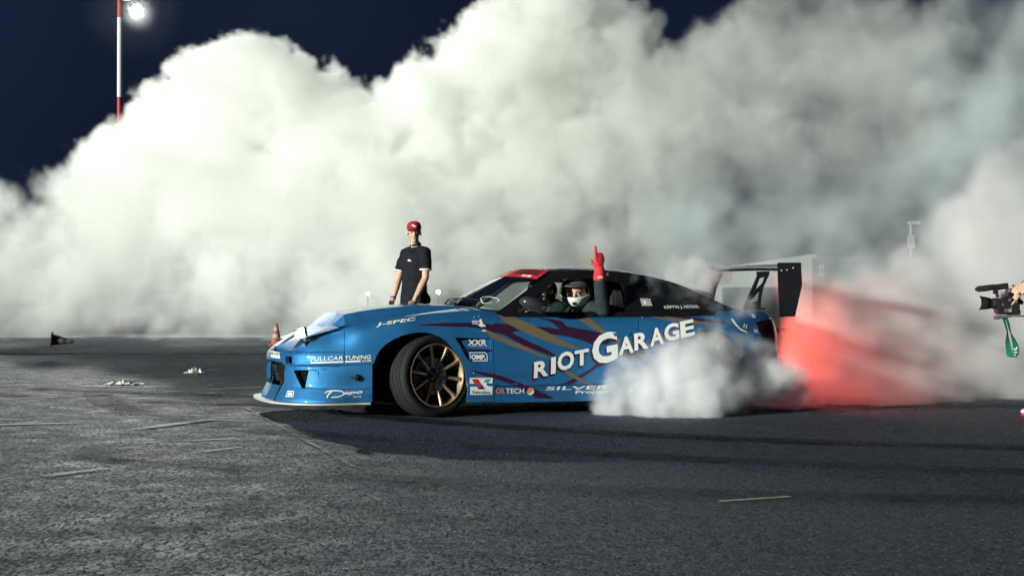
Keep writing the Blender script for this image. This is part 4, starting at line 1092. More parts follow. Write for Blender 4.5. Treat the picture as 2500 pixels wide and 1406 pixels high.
def standing_man():
    B = Vector((-1.145, 17.3, 0))
    W_ = lambda x, y, z: Vector((x, y, z))
    root = thing('person', 'man in red cap and black polo shirt standing behind the bonnet', 'person', B)
    fr = Vector((-.72, -.69, 0)).normalized(); ax = Vector((.69, -.72, 0)).normalized()     # the way the chest looks; towards his left
    pel, ch = W_(.0, 0, .98), W_(.01, 0, 1.34)
    sh = {1: ch + ax * .188 + W_(0, 0, .165), -1: ch - ax * .188 + W_(0, 0, .155)}
    el = {1: W_(.140, -.16, 1.185), -1: W_(-.195, .10, 1.17)}
    wr = {1: W_(.02, -.27, .925), -1: W_(-.255, .02, .935)}
    hp = {1: pel + ax * .095, -1: pel - ax * .095}
    kn = {1: W_(.10, -.08, .52), -1: W_(-.10, .06, .52)}
    an = {1: W_(.13, -.06, .10), -1: W_(-.10, .12, .10)}
    hc = W_(-.003, -.03, 1.715); hf = Vector((.12, -1, -.06))
    b = MB()
    b.tube([pel - W_(0, 0, .08), pel, W_(0, 0, 1.12), ch, ch + W_(0, 0, .16), ch + W_(0, 0, .215)], [(.14, .10), (.155, .11), (.135, .10), (.16, .11), (.13, .085), (.06, .055)], 16, 'round', flat=fr)
    b.tube([ch + W_(0, 0, .18), ch + W_(-.005, -.015, .25), hc - W_(0, 0, .07)], [.058, .054, .05], 12, 'round')
    head(b, hc, hf)
    for s in (1, -1):
        limb(b, [sh[s] - W_(0, 0, .04), sh[s].lerp(el[s], .5), el[s], el[s].lerp(wr[s], .35), wr[s]], [.046, .046, .041, .042, .029])
        limb(b, [hp[s], hp[s].lerp(kn[s], .5), kn[s], kn[s].lerp(an[s], .35), an[s]], [.085, .075, .055, .055, .04])
        d = (wr[s] - el[s]).normalized()
        hand(b, wr[s], d + W_(0, 0, -.3), ax * -s, fr, [.30, .38, .42, .45], (.1, .3))
        limb(b, [an[s] - W_(0, 0, .03), an[s] - W_(0, 0, .05) + fr * .15], [.04, .03])
    fuse(b, 'body', SKIN, root, .006)
    face_parts(root, hc, hf)
    # polo shirt
    m_ = MB()
    m_.tube([W_(-.005, 0, .985), W_(0, 0, 1.12), ch, ch + W_(0, 0, .13), ch + W_(0, 0, .195), ch + W_(0, 0, .215)], [(.182, .138), (.170, .130), (.196, .140), (.172, .116), (.085, .075), (.062, .062)], 20, 'flat', flat=fr)
    for s in (1, -1):
        e = sh[s].lerp(el[s], .72)
        m_.tube([ch + ax * s * .02 + W_(0, 0, .175), sh[s] - W_(0, 0, .025)], [.060, .068], 14, 'round')
        m_.tube([ch + ax * s * .085 + W_(0, 0, .125), sh[s] - W_(0, 0, .035), sh[s].lerp(el[s], .35), e], [.070, .072, .070, .071], 16, 'start')
    fuse(m_, 'polo_shirt', SHIRT_M, root, .007, 4)
    for s in (1, -1):
        e = sh[s].lerp(el[s], .72); d = (el[s] - sh[s]).normalized()
        m_ = MB(); m_.tube([e - d * .012, e + d * .004], .0735, 18, flat=(0, 1, 0)); m_.build('sleeve_trim', mat('white_trim', (.75, .72, .74), rough=.8), root, smooth=True, angle=40)
    nb = ch + W_(-.002, -.010, .238)
    cl = MB()
    for s in (1, -1):
        rg = [nb + (fr * math.cos(a) + ax * s * math.sin(a)) * (.074 - .004 * math.cos(a)) + W_(0, 0, -.035 + .032 * (1 - math.cos(a)) * .5) for a in np.linspace(.22, math.pi, 9)]
        up = [p + W_(0, 0, .032) - (p - nb) * .22 for p in rg]
        vs = rg + up; n_ = 9
        cl.add(vs, [(i, i + 1, n_ + i + 1, n_ + i) for i in range(n_ - 1)])
    col_ = cl.build('collar', SHIRT_M, root, smooth=True); sm_ = col_.modifiers.new('thick', 'SOLIDIFY'); sm_.thickness = .006; apply_mods(col_)
    for s in (1,):
        tr = MB(); tr.tube([nb + (fr * math.cos(a) + ax * s * math.sin(a)) * .0775 + W_(0, 0, -.035 + .032 * (1 - math.cos(a)) * .5) for a in np.linspace(.22, 1.5, 8)], .004, 6); tr.build('collar_trim', WHITE_M, col_, smooth=True)
    lg = MB(); p = ch + fr * .128 + ax * .055 + W_(0, 0, .045)
    for j, (dx, dz, r1, r2) in enumerate(((0, 0, .030, .009), (-.012, .010, .012, .009), (.016, -.004, .014, .008))): lg.ball(p + ax * dx + W_(0, 0, dz), (r1, .012, r2), 10, 6)
    lg.build('chest_logo', WHITE_M, root, smooth=True)
    # trousers, belt, shoes
    m_ = MB()
    m_.tube([pel - W_(0, 0, .10), pel - W_(0, 0, .02), pel + W_(0, 0, .055)], [(.165, .125), (.168, .128), (.162, .120)], 18, 'flat', flat=fr)
    for s in (1, -1): limb(m_, [hp[s], hp[s].lerp(kn[s], .5), kn[s], kn[s].lerp(an[s], .5), an[s] + W_(0, 0, .0)], [.105, .098, .078, .070, .065])
    m_.ball(pel + fr * -.06 - W_(0, 0, .05) , (.15, .12, .11))
    fuse(m_, 'trousers', TROUSER_M, root, .008, 4)
    bk = MB(); bk.box((-.022, -.004, -.014), (.022, .004, .014), Matrix.Translation(pel + fr * .122 + W_(0, 0, .045)) @ frame_of(fr)); bk.build('belt_buckle', STEEL, root)
    for s in (1, -1):
        m_ = MB(); m_.tube([an[s] - W_(0, 0, .055) - fr * .07, an[s] - W_(0, 0, .05), an[s] - W_(0, 0, .058) + fr * .12, an[s] - W_(0, 0, .068) + fr * .19], [(.042, .042), (.046, .045), (.048, .036), (.035, .026)], 12, 'round', flat=(0, 0, 1)); m_.build('shoe', SHOE_M, root, smooth=True)
    # watch and wrist band
    for s, nm, mt in ((1, 'wrist_watch', STEEL), (-1, 'wrist_band', mat('blue_band', (.02, .03, .2), rough=.6))):
        d = (wr[s] - el[s]).normalized(); q = wr[s] - d * .02
        m_ = MB(); m_.tube([q - d * .009, q + d * .009], .0345, 16, flat=(0, 1, 0)); wo = m_.build(nm, mt, root, smooth=True, angle=40)
        if s == 1:
            v = Vector((-.3, -1, 0)).normalized(); v = (v - d * v.dot(d)).normalized()
            m_ = MB(); m_.tube([q + v * .030, q + v * .041], .020, 16); m_.build('watch_case', mat('watch_white', (.8, .8, .82), rough=.2, metal=.5), wo, angle=40)
    # cap and hair
    M = Matrix.Translation(hc) @ frame_of(hf)
    cp = MB(); prof = [(.0925, .040), (.0950, .060), (.092, .085), (.078, .112), (.048, .130), (.001, .136)]
    cp.lathe(prof, 28, 'z', M @ Matrix.Translation((0, -.008, 0)) @ Matrix.Diagonal((.90, 1.08, 1, 1)), cap=False)
    cap = cp.build('cap', CAP_M, root, smooth=True); sm_ = cap.modifiers.new('thick', 'SOLIDIFY'); sm_.thickness = .004; apply_mods(cap)
    br = MB(); vs = []
    for a in np.linspace(-1.15, 1.15, 13):
        for r_ in (.0, .5, 1.0):
            x = math.sin(a) * (.083 + .0 * r_); y = -.008 + math.cos(a) * .10 + r_ * .058 * math.cos(a) ** .8
            vs.append(M @ Vector((x, y,   .046 - .014 * r_ - .014 * math.sin(a) ** 2)))
    br.add(vs, [(i * 3 + j, i * 3 + j + 1, i * 3 + j + 4, i * 3 + j + 3) for i in range(12) for j in range(2)])
    bo = br.build('cap_brim', mat('cap_brim_dark', (.10, .012, .02), rough=.8), cap, smooth=True); sm_ = bo.modifiers.new('thick', 'SOLIDIFY'); sm_.thickness = .005; apply_mods(bo)
    lg = MB()
    for pts in ([(-.032, .095, .062), (-.012, .096, .078), (.018, .094, .092), (.026, .091, .094)], [(-.020, .098, .066), (.0, .098, .070), (.012, .097, .080), (.034, .091, .088)]):
        lg.tube([M @ Vector(p) for p in pts], [(.003, .007), (.003, .006), (.003, .005), (.003, .003)], 6, flat=M.to_3x3() @ Vector((0, 0, 1)))
    lg.build('cap_logo', WHITE_M, cap, smooth=True)
    hr = MB(); hr.lathe([(.082, -.02), (.0835, .01), (.083, .04)], 24, 'z', M @ Matrix.Translation((0, -.022, 0)) @ Matrix.Diagonal((.93, 1.0, 1, 1)), cap=False); hr.build('hair', DARK_M, root, smooth=True)
standing_man()

def helmet(root, c, f, u, shell_m, chin_m, off, peak=True, full=True):
    M = Matrix.Translation(Vector(c) - off) @ frame_of(f, u)
    def pt(az, e, grow=0.):
        x, y, z = math.sin(az) * math.cos(e), math.cos(az) * math.cos(e), math.sin(e)
        low = max(0, -z); fr = max(0, math.cos(az))
        rx, ry, rz = .134 - .018 * low, .145 + (.026 if full else 0) * low ** .5 * fr ** 2 * (1 if e < .1 else 0), .139
        return M @ Vector((x * (rx + grow), y * (ry + grow), z * (rz + grow) + .012))
    def patch(name, az0, az1, e0, e1, m, par, grow=0., n=(36, 14), lo=None, hi=None, thick=.006):
        vs, fs = [], []
        for i in range(n[0] + 1):
            az = az0 + (az1 - az0) * i / n[0]
            a, b_ = (lo(az) if lo else e0), (hi(az) if hi else e1)
            for j in range(n[1] + 1): vs.append(pt(az, a + (b_ - a) * j / n[1], grow))
        k = n[1] + 1
        for i in range(n[0]):
            for j in range(n[1]): fs.append((i * k + j, (i + 1) * k + j, (i + 1) * k + j + 1, i * k + j + 1))
        mm = MB(); mm.add(vs, fs); o = mm.build(name, m, par, smooth=True)
        s_ = o.modifiers.new('thick', 'SOLIDIFY'); s_.thickness = thick; s_.offset = -1; apply_mods(o)
        return o
    w = 1.12
    port_hi = lambda az: .36 - .10 * (az / w) ** 2; port_lo = lambda az: -.26 + .14 * (az / w) ** 2
    sh = patch('helmet', -math.pi, math.pi, 0, 0, shell_m, root, lo=lambda az: port_hi(az) if abs(az) < w else (-.95 if abs(az) > 1.9 else -.12), hi=lambda az: 1.55, n=(72, 14))
    if full:
        patch('chin_bar', -1.95, 1.95, 0, 0, chin_m, sh, .002, lo=lambda az: -.92, hi=lambda az: port_lo(az) if abs(az) < w else -.12, n=(48, 10))
        sl = MB()
        for i in (-1, 0, 1):
            a = pt(i * .085, -.72, .005); b_ = pt(i * .085, -.55, .005); sl.tube([a, b_], .0045, 6)
        o = sl.build('chin_vent', BLACK_R, sh)
        st = MB()
        for i in range(3): st.tube([pt(.98 + i * .05, -.55, .004), pt(1.08 + i * .05, -.36, .004)], .003, 6)
        st.build('helmet_stripe', NAVY_M, sh)
        patch('helmet_patch', .85, 1.25, -.62, -.30, TEAL_M, sh, .0025, n=(8, 6), thick=.001)
    patch('port_seal', -w - .03, w + .03, 0, 0, BLACK_S, sh, -.007, lo=lambda az: port_lo(az) - .06, hi=lambda az: port_lo(az) + .02, n=(30, 2))
    if peak:
        vs = []
        n_ = 16
        for i in range(n_ + 1):
            az = -1.0 + 2.0 * i / n_
            a = pt(az, .40, .004); b_ = pt(az, .52, .012); fw = M.to_3x3() @ Vector((0, 1, .08))
            vs += [b_, a + fw * (.05 * math.cos(az))]
        mm = MB(); mm.add(vs, [(2 * i, 2 * i + 1, 2 * i + 3, 2 * i + 2) for i in range(n_)]); o = mm.build('helmet_peak', shell_m, sh, smooth=True)
        s_ = o.modifiers.new('thick', 'SOLIDIFY'); s_.thickness = .006; apply_mods(o)
        patch('peak_stripe', .15, .95, .335, .42, chin_m, sh, .006, n=(12, 3), thick=.002)
        mm = MB()
        for s in (-1, 1): mm.tube([pt(s * .45, .85, .004), pt(s * .40, 1.05, .006), pt(s * .3, 1.25, .004)], [(.014, .006)] * 3, 8, 'round')
        mm.build('helmet_vent', GREY_P, sh, smooth=True)
    return sh
CM = Matrix.Translation((-.887, 12.31, 0)) @ Matrix.Rotation(PSI, 4, 'Z')
def seated(name_label, seat, hc, hf, sh_m, chin, gloveup, peak, full):
    base = Vector(seat)
    root = thing('person', name_label, 'person', CM @ base, PSI)
    y = seat[1]
    pel, ch = Vector((seat[0] + .02, y, seat[2] + .10)), Vector((seat[0] + .02, y, .74))
    V3 = lambda *a: Vector(a)
    fr = V3(-1, 0, 0); hc = Vector(hc)
    sh = {-1: ch + V3(-.02, -.185, .10), 1: ch + V3(-.02, .185, .10)}
    hp = {s: pel + V3(-.05, s * .10, 0) for s in (-1, 1)}; kn = {s: pel + V3(-.43, s * .14, .10) for s in (-1, 1)}; an = {s: pel + V3(-.72, s * .12, -.14) for s in (-1, 1)}
    el = {s: ch + V3(-.20, s * .26, -.10) for s in (-1, 1)}; wr = {s: V3(1.04, y + s * .13, .80) for s in (-1, 1)}
    if gloveup: el[-1], wr[-1] = V3(1.455, -.775, .835), V3(1.405, -.825, 1.115)
    if not full: wr = {s: ch + V3(-.36, s * .10, -.22) for s in (-1, 1)}
    b = MB()
    b.tube([pel - V3(0, 0, .05), pel + V3(0, 0, .08), pel + V3(0, 0, .2), ch, ch + V3(-.01, 0, .13)], [(.16, .11), (.155, .115), (.145, .11), (.165, .115), (.06, .06)], 14, 'round', flat=fr)
    b.tube([ch + V3(-.01, 0, .1), hc - V3(0, 0, .08)], .055, 10, 'round')
    head(b, hc, hf)
    for s in (-1, 1):
        limb(b, [sh[s], el[s], wr[s]], [.052, .042, .030]); limb(b, [hp[s], kn[s], an[s]], [.085, .06, .04]); limb(b, [an[s], an[s] + V3(-.16, 0, -.02)], [.04, .03])
        if not (gloveup and s < 0): hand(b, wr[s], wr[s] - el[s], (0, -s, 0), (0, 0, 1), [.7, .7, .7, .7])
    fuse(rel(b, base), 'body', SKIN, root, .0065)
    face_parts(root, hc, hf, off=base)
    m_ = MB()
    m_.tube([pel - V3(0, 0, .06), pel + V3(0, 0, .08), pel + V3(0, 0, .2), ch, ch + V3(-.01, 0, .12)], [(.18, .13), (.175, .135), (.165, .13), (.19, .135), (.085, .08)], 16, 'round', flat=fr)
    for s in (-1, 1):
        d = (wr[s] - el[s]).normalized()
        m_.tube([sh[s] - V3(0, s * .06, 0), sh[s], sh[s].lerp(el[s], .5), el[s], el[s].lerp(wr[s], .5), wr[s] - d * .03], [.075, .076, .070, .066, .058, .050], 12, 'round')
        m_.tube([hp[s], kn[s], an[s]], [.11, .085, .07], 12, 'round')
    fuse(rel(m_, base), 'race_suit', SUIT_M, root, .009, 4)
    helmet(root, hc + V3(0, 0, .0), hf, (0, 0, 1), sh_m, chin, base, peak, full)
    if gloveup:
        # gauntlet and pointing hand: one finger up, the others folded
        g = MB(); w = wr[-1]; d = (w - el[-1]).normalized(); d = Vector((-.02, -.10, 1)).normalized()
        toCam = Vector((.10, -1, 0))
        g.tube([w - d * .035, w, w + d * .05, w + d * .075], [.050, .048, .042, .036], 16, 'flat')
        hand(g, w + d * .055, d, -toCam, (-1, 0, 0), [.02, (1.35, 1.55, .9), (1.4, 1.55, .9), (1.4, 1.5, .9)], (.9, .9), 1.06, 1.28)
        go_ = fuse(rel(g, base), 'glove', GLOVE_M, root, .0042, 3)
        t_ = MB(); t_.box((-.018, -.003, -.008), (.018, .003, .008), Matrix.Translation(w - d * .012 + Vector((-.012, -.050, 0)))); rel(t_, base).build('glove_label', WHITE_M, go_)
        t_ = MB(); t_.box((-.009, -.002, -.012), (.012, .002, .012), Matrix.Translation(w + d * .012 + Vector((.055, -.02, 0)))); rel(t_, base).build('glove_tab', WHITE_M, go_)
    # harness
    h = MB()
    for s in (-1, 1): h.tube([ch + V3(.03, s * .09, .16), ch + V3(-.08, s * .095, .115), ch + V3(-.135, s * .09, .0), pel + V3(-.15, s * .05, .12)], [(.026, .003)] * 4, 6, flat=(-1, 0, .3))
    rel(h, base).build('harness', BLACK_S, root, smooth=True)
    return root
cam_dir = (CM.inverted() @ Vector((0, 0, .9))) - Vector((1.34, -.42, .97)); cam_dir.normalize()
WHITE_H = mat('white_helmet', (.78, .78, .76), rough=.25, coat=.5, var=.05)
BLACK_H = mat('black_helmet', (.075, .075, .085), rough=.3, coat=.5, var=.3, scale=20)
seated('race driver in black and white helmet with red glove pointing one finger up', (1.46, -.38, .40), (1.345, -.455, .972), cam_dir + Vector((-.13, 0, -.06)), BLACK_H, WHITE_H, True, True, True)
seated('passenger in black open helmet on the far seat of the car', (1.46, .38, .40), (1.335, .33, .985), Vector((-.75, -1, -.05)), BLACK_H, BLACK_H, False, False, False)

# ------------------------------------------------------------------ camera operator at the edge of the picture and the video camera
DEP = 11.2
K_ = DEP / 3600
def c5(x, y, dy=0.): return Vector(((1050 + x / 5.41) * K_, DEP + dy, .9 + (98 - y / 5.41) * K_))
def operator():
    V3 = lambda *a: Vector(a)
    base = V3(4.33, 11.55, 0)
    root = thing('person', 'camera operator in dark clothes reaching in from the right edge', 'person', base)
    pel, ch = V3(4.42, 11.6, .92), V3(4.30, 11.55, 1.28); fr = V3(-1, -.1, 0)
    hc = V3(4.20, 11.50, 1.60); hf = V3(-1, -.2, -.25)
    sh = {1: ch + V3(-.04, .19, .12), -1: ch + V3(-.02, -.19, .12)}
    el = {1: V3(4.15, 11.62, 1.10), -1: V3(4.16, 11.24, 1.13)}; wr = {1: V3(3.93, 11.42, .98), -1: V3(3.905, DEP - .012, 1.040)}
    hp = {1: pel + V3(0, .10, 0), -1: pel + V3(0, -.10, 0)}; kn = {1: V3(4.32, 11.74, .50), -1: V3(4.30, 11.46, .50)}; an = {1: V3(4.42, 11.78, .10), -1: V3(4.165, 11.48, .10)}
    b = MB()
    b.tube([pel - V3(0, 0, .08), pel, pel.lerp(ch, .5), ch, ch + V3(-.04, 0, .17)], [(.14, .10), (.155, .11), (.14, .10), (.16, .11), (.06, .055)], 14, 'round', flat=fr)
    b.tube([ch + V3(-.03, 0, .13), hc - V3(-.02, 0, .07)], .055, 10, 'round')
    head(b, hc, hf)
    for s in (-1, 1):
        limb(b, [sh[s], el[s], wr[s]], [.052, .043, .031]); limb(b, [hp[s], kn[s], an[s]], [.085, .06, .04]); limb(b, [an[s] - V3(0, 0, .03), an[s] + V3(-.13, 0, -.05)], [.04, .03])
    # the hand on the camera's top handle: fingers over the grip, the first one straight down
    hand(b, wr[-1], c5(890, 430) - c5(1060, 330), (0, .55, -1), (0, -1, -.4), [(.25, .35, .25), (1.0, .9, .5), (1.1, .9, .5), (1.1, .9, .5)], (.2, .1), 1.02)
    b.tube([c5(1000, 440, -.03), c5(955, 490, -.045), c5(915, 530, -.05), c5(885, 562, -.05)], [.013, .0115, .0105, .008], 10, 'round')
    hand(b, wr[1], (-1, -.2, -.1), (0, -1, .3), (0, 0, 1), [.6, .6, .6, .6])
    fuse(rel(b, base), 'body', SKIN, root, .005, 4)
    face_parts(root, hc, hf, off=base)
    m_ = MB()
    m_.tube([pel - V3(0, 0, .02), pel.lerp(ch, .5), ch, ch + V3(-.03, 0, .14)], [(.18, .13), (.165, .13), (.185, .13), (.08, .075)], 14, 'round', flat=fr)
    for s in (-1, 1): m_.tube([sh[s], el[s], wr[s].lerp(el[s], .18)], [.075, .062, .046], 12, 'round')
    fuse(rel(m_, base), 'jacket', SHIRT_M, root, .008, 4)
    m_ = MB(); m_.tube([pel - V3(0, 0, .1), pel + V3(0, 0, .03)], [(.17, .13)] * 2, 14, 'round', flat=fr)
    for s in (-1, 1): limb(m_, [hp[s], kn[s], an[s] + V3(0, 0, .02)], [.105, .08, .062])
    fuse(rel(m_, base), 'trousers', TROUSER_M, root, .008, 4)
    hr = MB(); hr.ball(hc + V3(.015, 0, .045), (.092, .082, .085)); rel(hr, base).build('hair', DARK_M, root, smooth=True)
    RS = mat('red_shoe', (.35, .03, .05), rough=.6)
    for s in (-1, 1):
        a = an[s]; m_ = MB(); m_.tube([a + V3(.07, 0, -.05), a + V3(0, 0, -.045), a + V3(-.12, 0, -.055), a + V3(-.175, 0, -.066)], [(.042, .044), (.046, .048), (.048, .038), (.034, .028)], 12, 'round', flat=(0, 0, 1)); so = rel(m_, base).build('shoe', RS, root, smooth=True)
        m_ = MB(); m_.ball(a + V3(-.165, 0, -.048), (.042, .040, .022)); rel(m_, base).build('toe_cap', WHITE_M, so, smooth=True)
operator()
def video_camera():
    base = c5(860, 760)
    root = thing('video_camera', 'black video camera with shotgun microphone and green strap held at right', 'video camera', base)
    P = lambda *a: c5(*a)
    u = 1 / 5.41 * K_
    def put(mb, nm, m, par=root, **kw): return rel(mb, base).build(nm, m, par, **kw)
    def box5(x0, y0, x1, y1, d0, d1, mb=None):
        mb = mb or MB(); a, b = P(x0, y1), P(x1, y0); return mb.box((a.x, DEP + d0, a.z), (b.x, DEP + d1, b.z))
    FOAM = mat('mic_foam', (.012, .012, .013), rough=.95, bump=.5, bscale=250)
    m = MB(); m.tube([P(458, 358), P(475, 355), P(560, 347), P(690, 328), P(704, 326)], [.016, .0225, .0235, .0215, .017], 16, 'round'); mic = put(m, 'microphone', FOAM, smooth=True)
    m = MB(); m.tube([P(700, 336), P(800, 322), P(868, 316)], [(.021, .024)] * 3, 14, 'flat'); put(m, 'microphone_body', BLACK_S, mic, angle=40)
    m = MB(); box5(676, 362, 735, 420, -.016, .016, m); m.tube([P(720, 400), P(735, 470)], .013, 8); box5(690, 350, 715, 372, -.02, .02, m); put(m, 'shock_mount', BLACK_S, mic, bevel=.003)
    m = box5(755, 388, 905, 402, -.012, .012); m.tube([P(900, 350), P(880, 395)], .012, 8); put(m, 'top_handle', GREY_P, bevel=.002)
    m = box5(760, 415, 862, 470, -.022, .022); put(m, 'hot_shoe', STEEL, bevel=.004)
    m = MB(); box5(705, 475, 1000, 692, -.055, .055, m); body = put(m, 'camera_body', BLACK_S, bevel=.012, angle=40)
    m = box5(790, 440, 905, 490, -.04, .04); put(m, 'viewfinder_hump', BLACK_S, body, bevel=.01, angle=40)
    m = MB(); m.tube([P(985, 500), P(1020, 520), P(1068, 540)], [.030, .022, .012], 12); put(m, 'eyepiece', BLACK_R, body, angle=40)
    m = MB(); m.box((0, 0, 0), (.05, .004, .02), Matrix.Translation(P(795, 655, -.060))); put(m, 'camera_label', mat('grey_print', (.3, .3, .3)), body)
    for (x, y, r) in ((860, 500, .012), (815, 640, .012), (940, 520, .010), (770, 560, .009), (880, 600, .008)):
        m = MB(); m.lathe([(.001, -.006), (r, -.006), (r, .006)], 14, 'y', Matrix.Translation(P(x, y, -.058))); put(m, 'button', GREY_P, body, angle=40)
    ln = MB(); M = Matrix.Translation(P(640, 545)) @ Matrix.Rotation(R(3), 4, 'Y')
    ln.lathe([(.030, .10), (.040, .095), (.042, .02), (.038, .015), (.038, -.005), (.043, -.01), (.043, -.03), (.030, -.034), (.001, -.030)], 32, 'x', M, cap=False); lens = put(ln, 'lens', BLACK_S, angle=30)
    ho = MB(); vs, fs = [], []
    n_ = 40
    for i in range(n_):
        a = 2 * math.pi * i / n_; L = .055 + .030 * abs(math.cos(a)) ** 3 - .012
        for r, h in ((.043, -.012), (.046, -.03), (.054, -.012 - L)): vs.append(M @ Vector((h, r * math.sin(a), r * math.cos(a))))
    for i in range(n_):
        for j in range(2): fs.append((i * 3 + j, ((i + 1) % n_) * 3 + j, ((i + 1) % n_) * 3 + j + 1, i * 3 + j + 1))
    ho.add(vs, fs); h = put(ho, 'lens_hood', BLACK_R, lens, smooth=True); s_ = h.modifiers.new('thick', 'SOLIDIFY'); s_.thickness = .003; apply_mods(h)
    m = MB(); m.lathe([(.001, -.031), (.030, -.031)], 24, 'x', M); put(m, 'front_glass', mat('coated_glass', (.02, .015, .04), rough=.05, coat=1), lens)
    m = MB(); box5(700, 700, 1015, 722, -.04, .04, m); m.tube([P(700, 742, -.03), P(1010, 690, -.03)], .0095, 8); m.tube([P(700, 742, .03), P(1010, 690, .03)], .0095, 8); m.tube([P(1000, 712), P(1085, 712)], .005, 8); put(m, 'rail_plate', GREY_P)
    m = MB(); m.tube([P(1010, 640), P(1012, 700)], .014, 10, 'round'); put(m, 'rail_knob', BLACK_S, smooth=True)
    GREEN = mat('green_strap', (.01, .16, .09), rough=.75, var=.35, scale=30)
    def ribbon(pts, m, nm, par):
        vs = []
        for (x, y, w, tw, dy) in pts:
            c = P(x, y, dy); a = Vector((math.cos(tw), math.sin(tw), .0)) * w * u * .5
            q = Vector((-math.sin(tw), math.cos(tw), 0)) * .0012
            vs += [c - a - q, c + a - q, c + a + q, c - a + q]
        fs = [(0, 1, 2, 3)]
        for i in range(len(pts) - 1):
            for j in range(4): fs.append((i * 4 + j, i * 4 + (j + 1) % 4, i * 4 + 4 + (j + 1) % 4, i * 4 + 4 + j))
        fs.append(tuple((len(pts) - 1) * 4 + j for j in (3, 2, 1, 0)))
        mb = MB(); mb.add(vs, fs); return put(mb, nm, m, par, angle=40)
    s1 = ribbon([(800, 715, 38, .1, -.01), (815, 780, 38, .3, -.012), (838, 860, 36, .6, -.016), (848, 920, 42, .9, -.02), (848, 990, 50, .6, -.02), (852, 1060, 70, .2, -.02), (862, 1130, 75, .1, -.02), (872, 1190, 80, 0, -.02), (895, 1250, 90, 0, -.02)], GREEN, 'strap', root)
    ribbon([(845, 735, 34, .2, .0), (872, 800, 44, .4, .0), (885, 870, 46, .8, -.004), (900, 940, 34, .9, -.012), (925, 1010, 60, .5, -.022), (950, 1080, 80, .2, -.028), (958, 1150, 84, .0, -.03), (952, 1210, 86, 0, -.028), (925, 1255, 90, 0, -.024)], GREEN, 'strap_loop', s1)
    t = MB()
    for a, b in (((925, 1135), (950, 1160)), ((950, 1160), (970, 1118)), ((928, 1192), (970, 1186)), ((930, 1225), (950, 1220))): t.tube([P(*a, -.034), P(*b, -.034)], .0042, 6)
    put(t, 'strap_lettering', WHITE_M, s1)
video_camera()
# ------------------------------------------------------------------ things on the ground and behind
ORANGE_C = mat('cone_orange', (.36, .075, .05), rough=.7, var=.25, scale=10)
WHITE_C = mat('cone_white_band', (.36, .31, .29), rough=.7, var=.2, scale=12)
BACKLIT_C = mat('backlit_cone', (.075, .045, .05), rough=.8, var=.3, scale=10)  # backlit look of the fallen cone put into its colours
BACKLIT_W = mat('backlit_band', (.17, .16, .17), rough=.8, var=.3, scale=12)
def cone(loc, rot, label, ORANGE_C=ORANGE_C, WHITE_C=WHITE_C):
    root = thing('traffic_cone', label, 'traffic cone', loc, 0, 'traffic cones on the drift area')
    root.rotation_euler = rot
    b = MB(); b.box((-.15, -.15, 0), (.15, .15, .03)); b.build('cone_base', ORANGE_C, root, bevel=.01)
    rr = lambda z: .115 - (.115 - .026) * (z - .03) / .42
    for z0, z1, m, nm in ((.03, .16, ORANGE_C, 'cone_body'), (.16, .24, WHITE_C, 'reflective_band'), (.24, .31, ORANGE_C, 'cone_body'), (.31, .38, WHITE_C, 'reflective_band'), (.38, .45, ORANGE_C, 'cone_body')):
        c = MB(); c.lathe([(rr(z0), z0), (rr(z1), z1)], 20, 'z'); c.build(nm, m, root, angle=50)
cone((-4.93, 30.87, 0), (0, 0, .3), 'orange traffic cone standing upright behind the nose of the car')
cone((-9.30, 29.74, .15), (0, R(96), .25), 'fallen traffic cone, darkened as if backlit, lying on its side at far left', BACKLIT_C, BACKLIT_W)

PAPER = mat('crumpled_white_plastic', (.62, .62, .58), rough=.6, var=.2, scale=9)
def litter(loc, sx, sy, sz, seed, label, name):
    rng = random.Random(seed); mb = MB(); n = 14
    vs = []
    for i in range(n + 1):
        for j in range(7):
            x = (i / n - .5) * sx; y = (j / 6 - .5) * sy * (1 - .5 * abs(2 * i / n - 1))
            z = .012 + sz * max(0, rng.random() - .30) * (1 - abs(2 * i / n - 1) ** 2) * (1 - abs(j / 3 - 1) ** 2 * .8)
            vs.append((x + rng.uniform(-.02, .02), y + rng.uniform(-.02, .02), z))
    mb.add(vs, [(i * 7 + j, (i + 1) * 7 + j, (i + 1) * 7 + j + 1, i * 7 + j + 1) for i in range(n) for j in range(6)])
    o = mb.build(name, PAPER, None); s_ = o.modifiers.new('thick', 'SOLIDIFY'); s_.thickness = .006; apply_mods(o)
    o.location = loc; return tag(o, label, 'litter', 'torn bumper scraps on the asphalt')
litter((-4.23, 16.1, 0), .42, .20, .085, 3, 'longer torn white plastic scrap lying on the asphalt left of the car', 'plastic_scrap')
litter((-4.02, 18.7, 0), .24, .16, .10, 8, 'small crumpled white scrap farther back, nearer the orange cone', 'plastic_scrap')

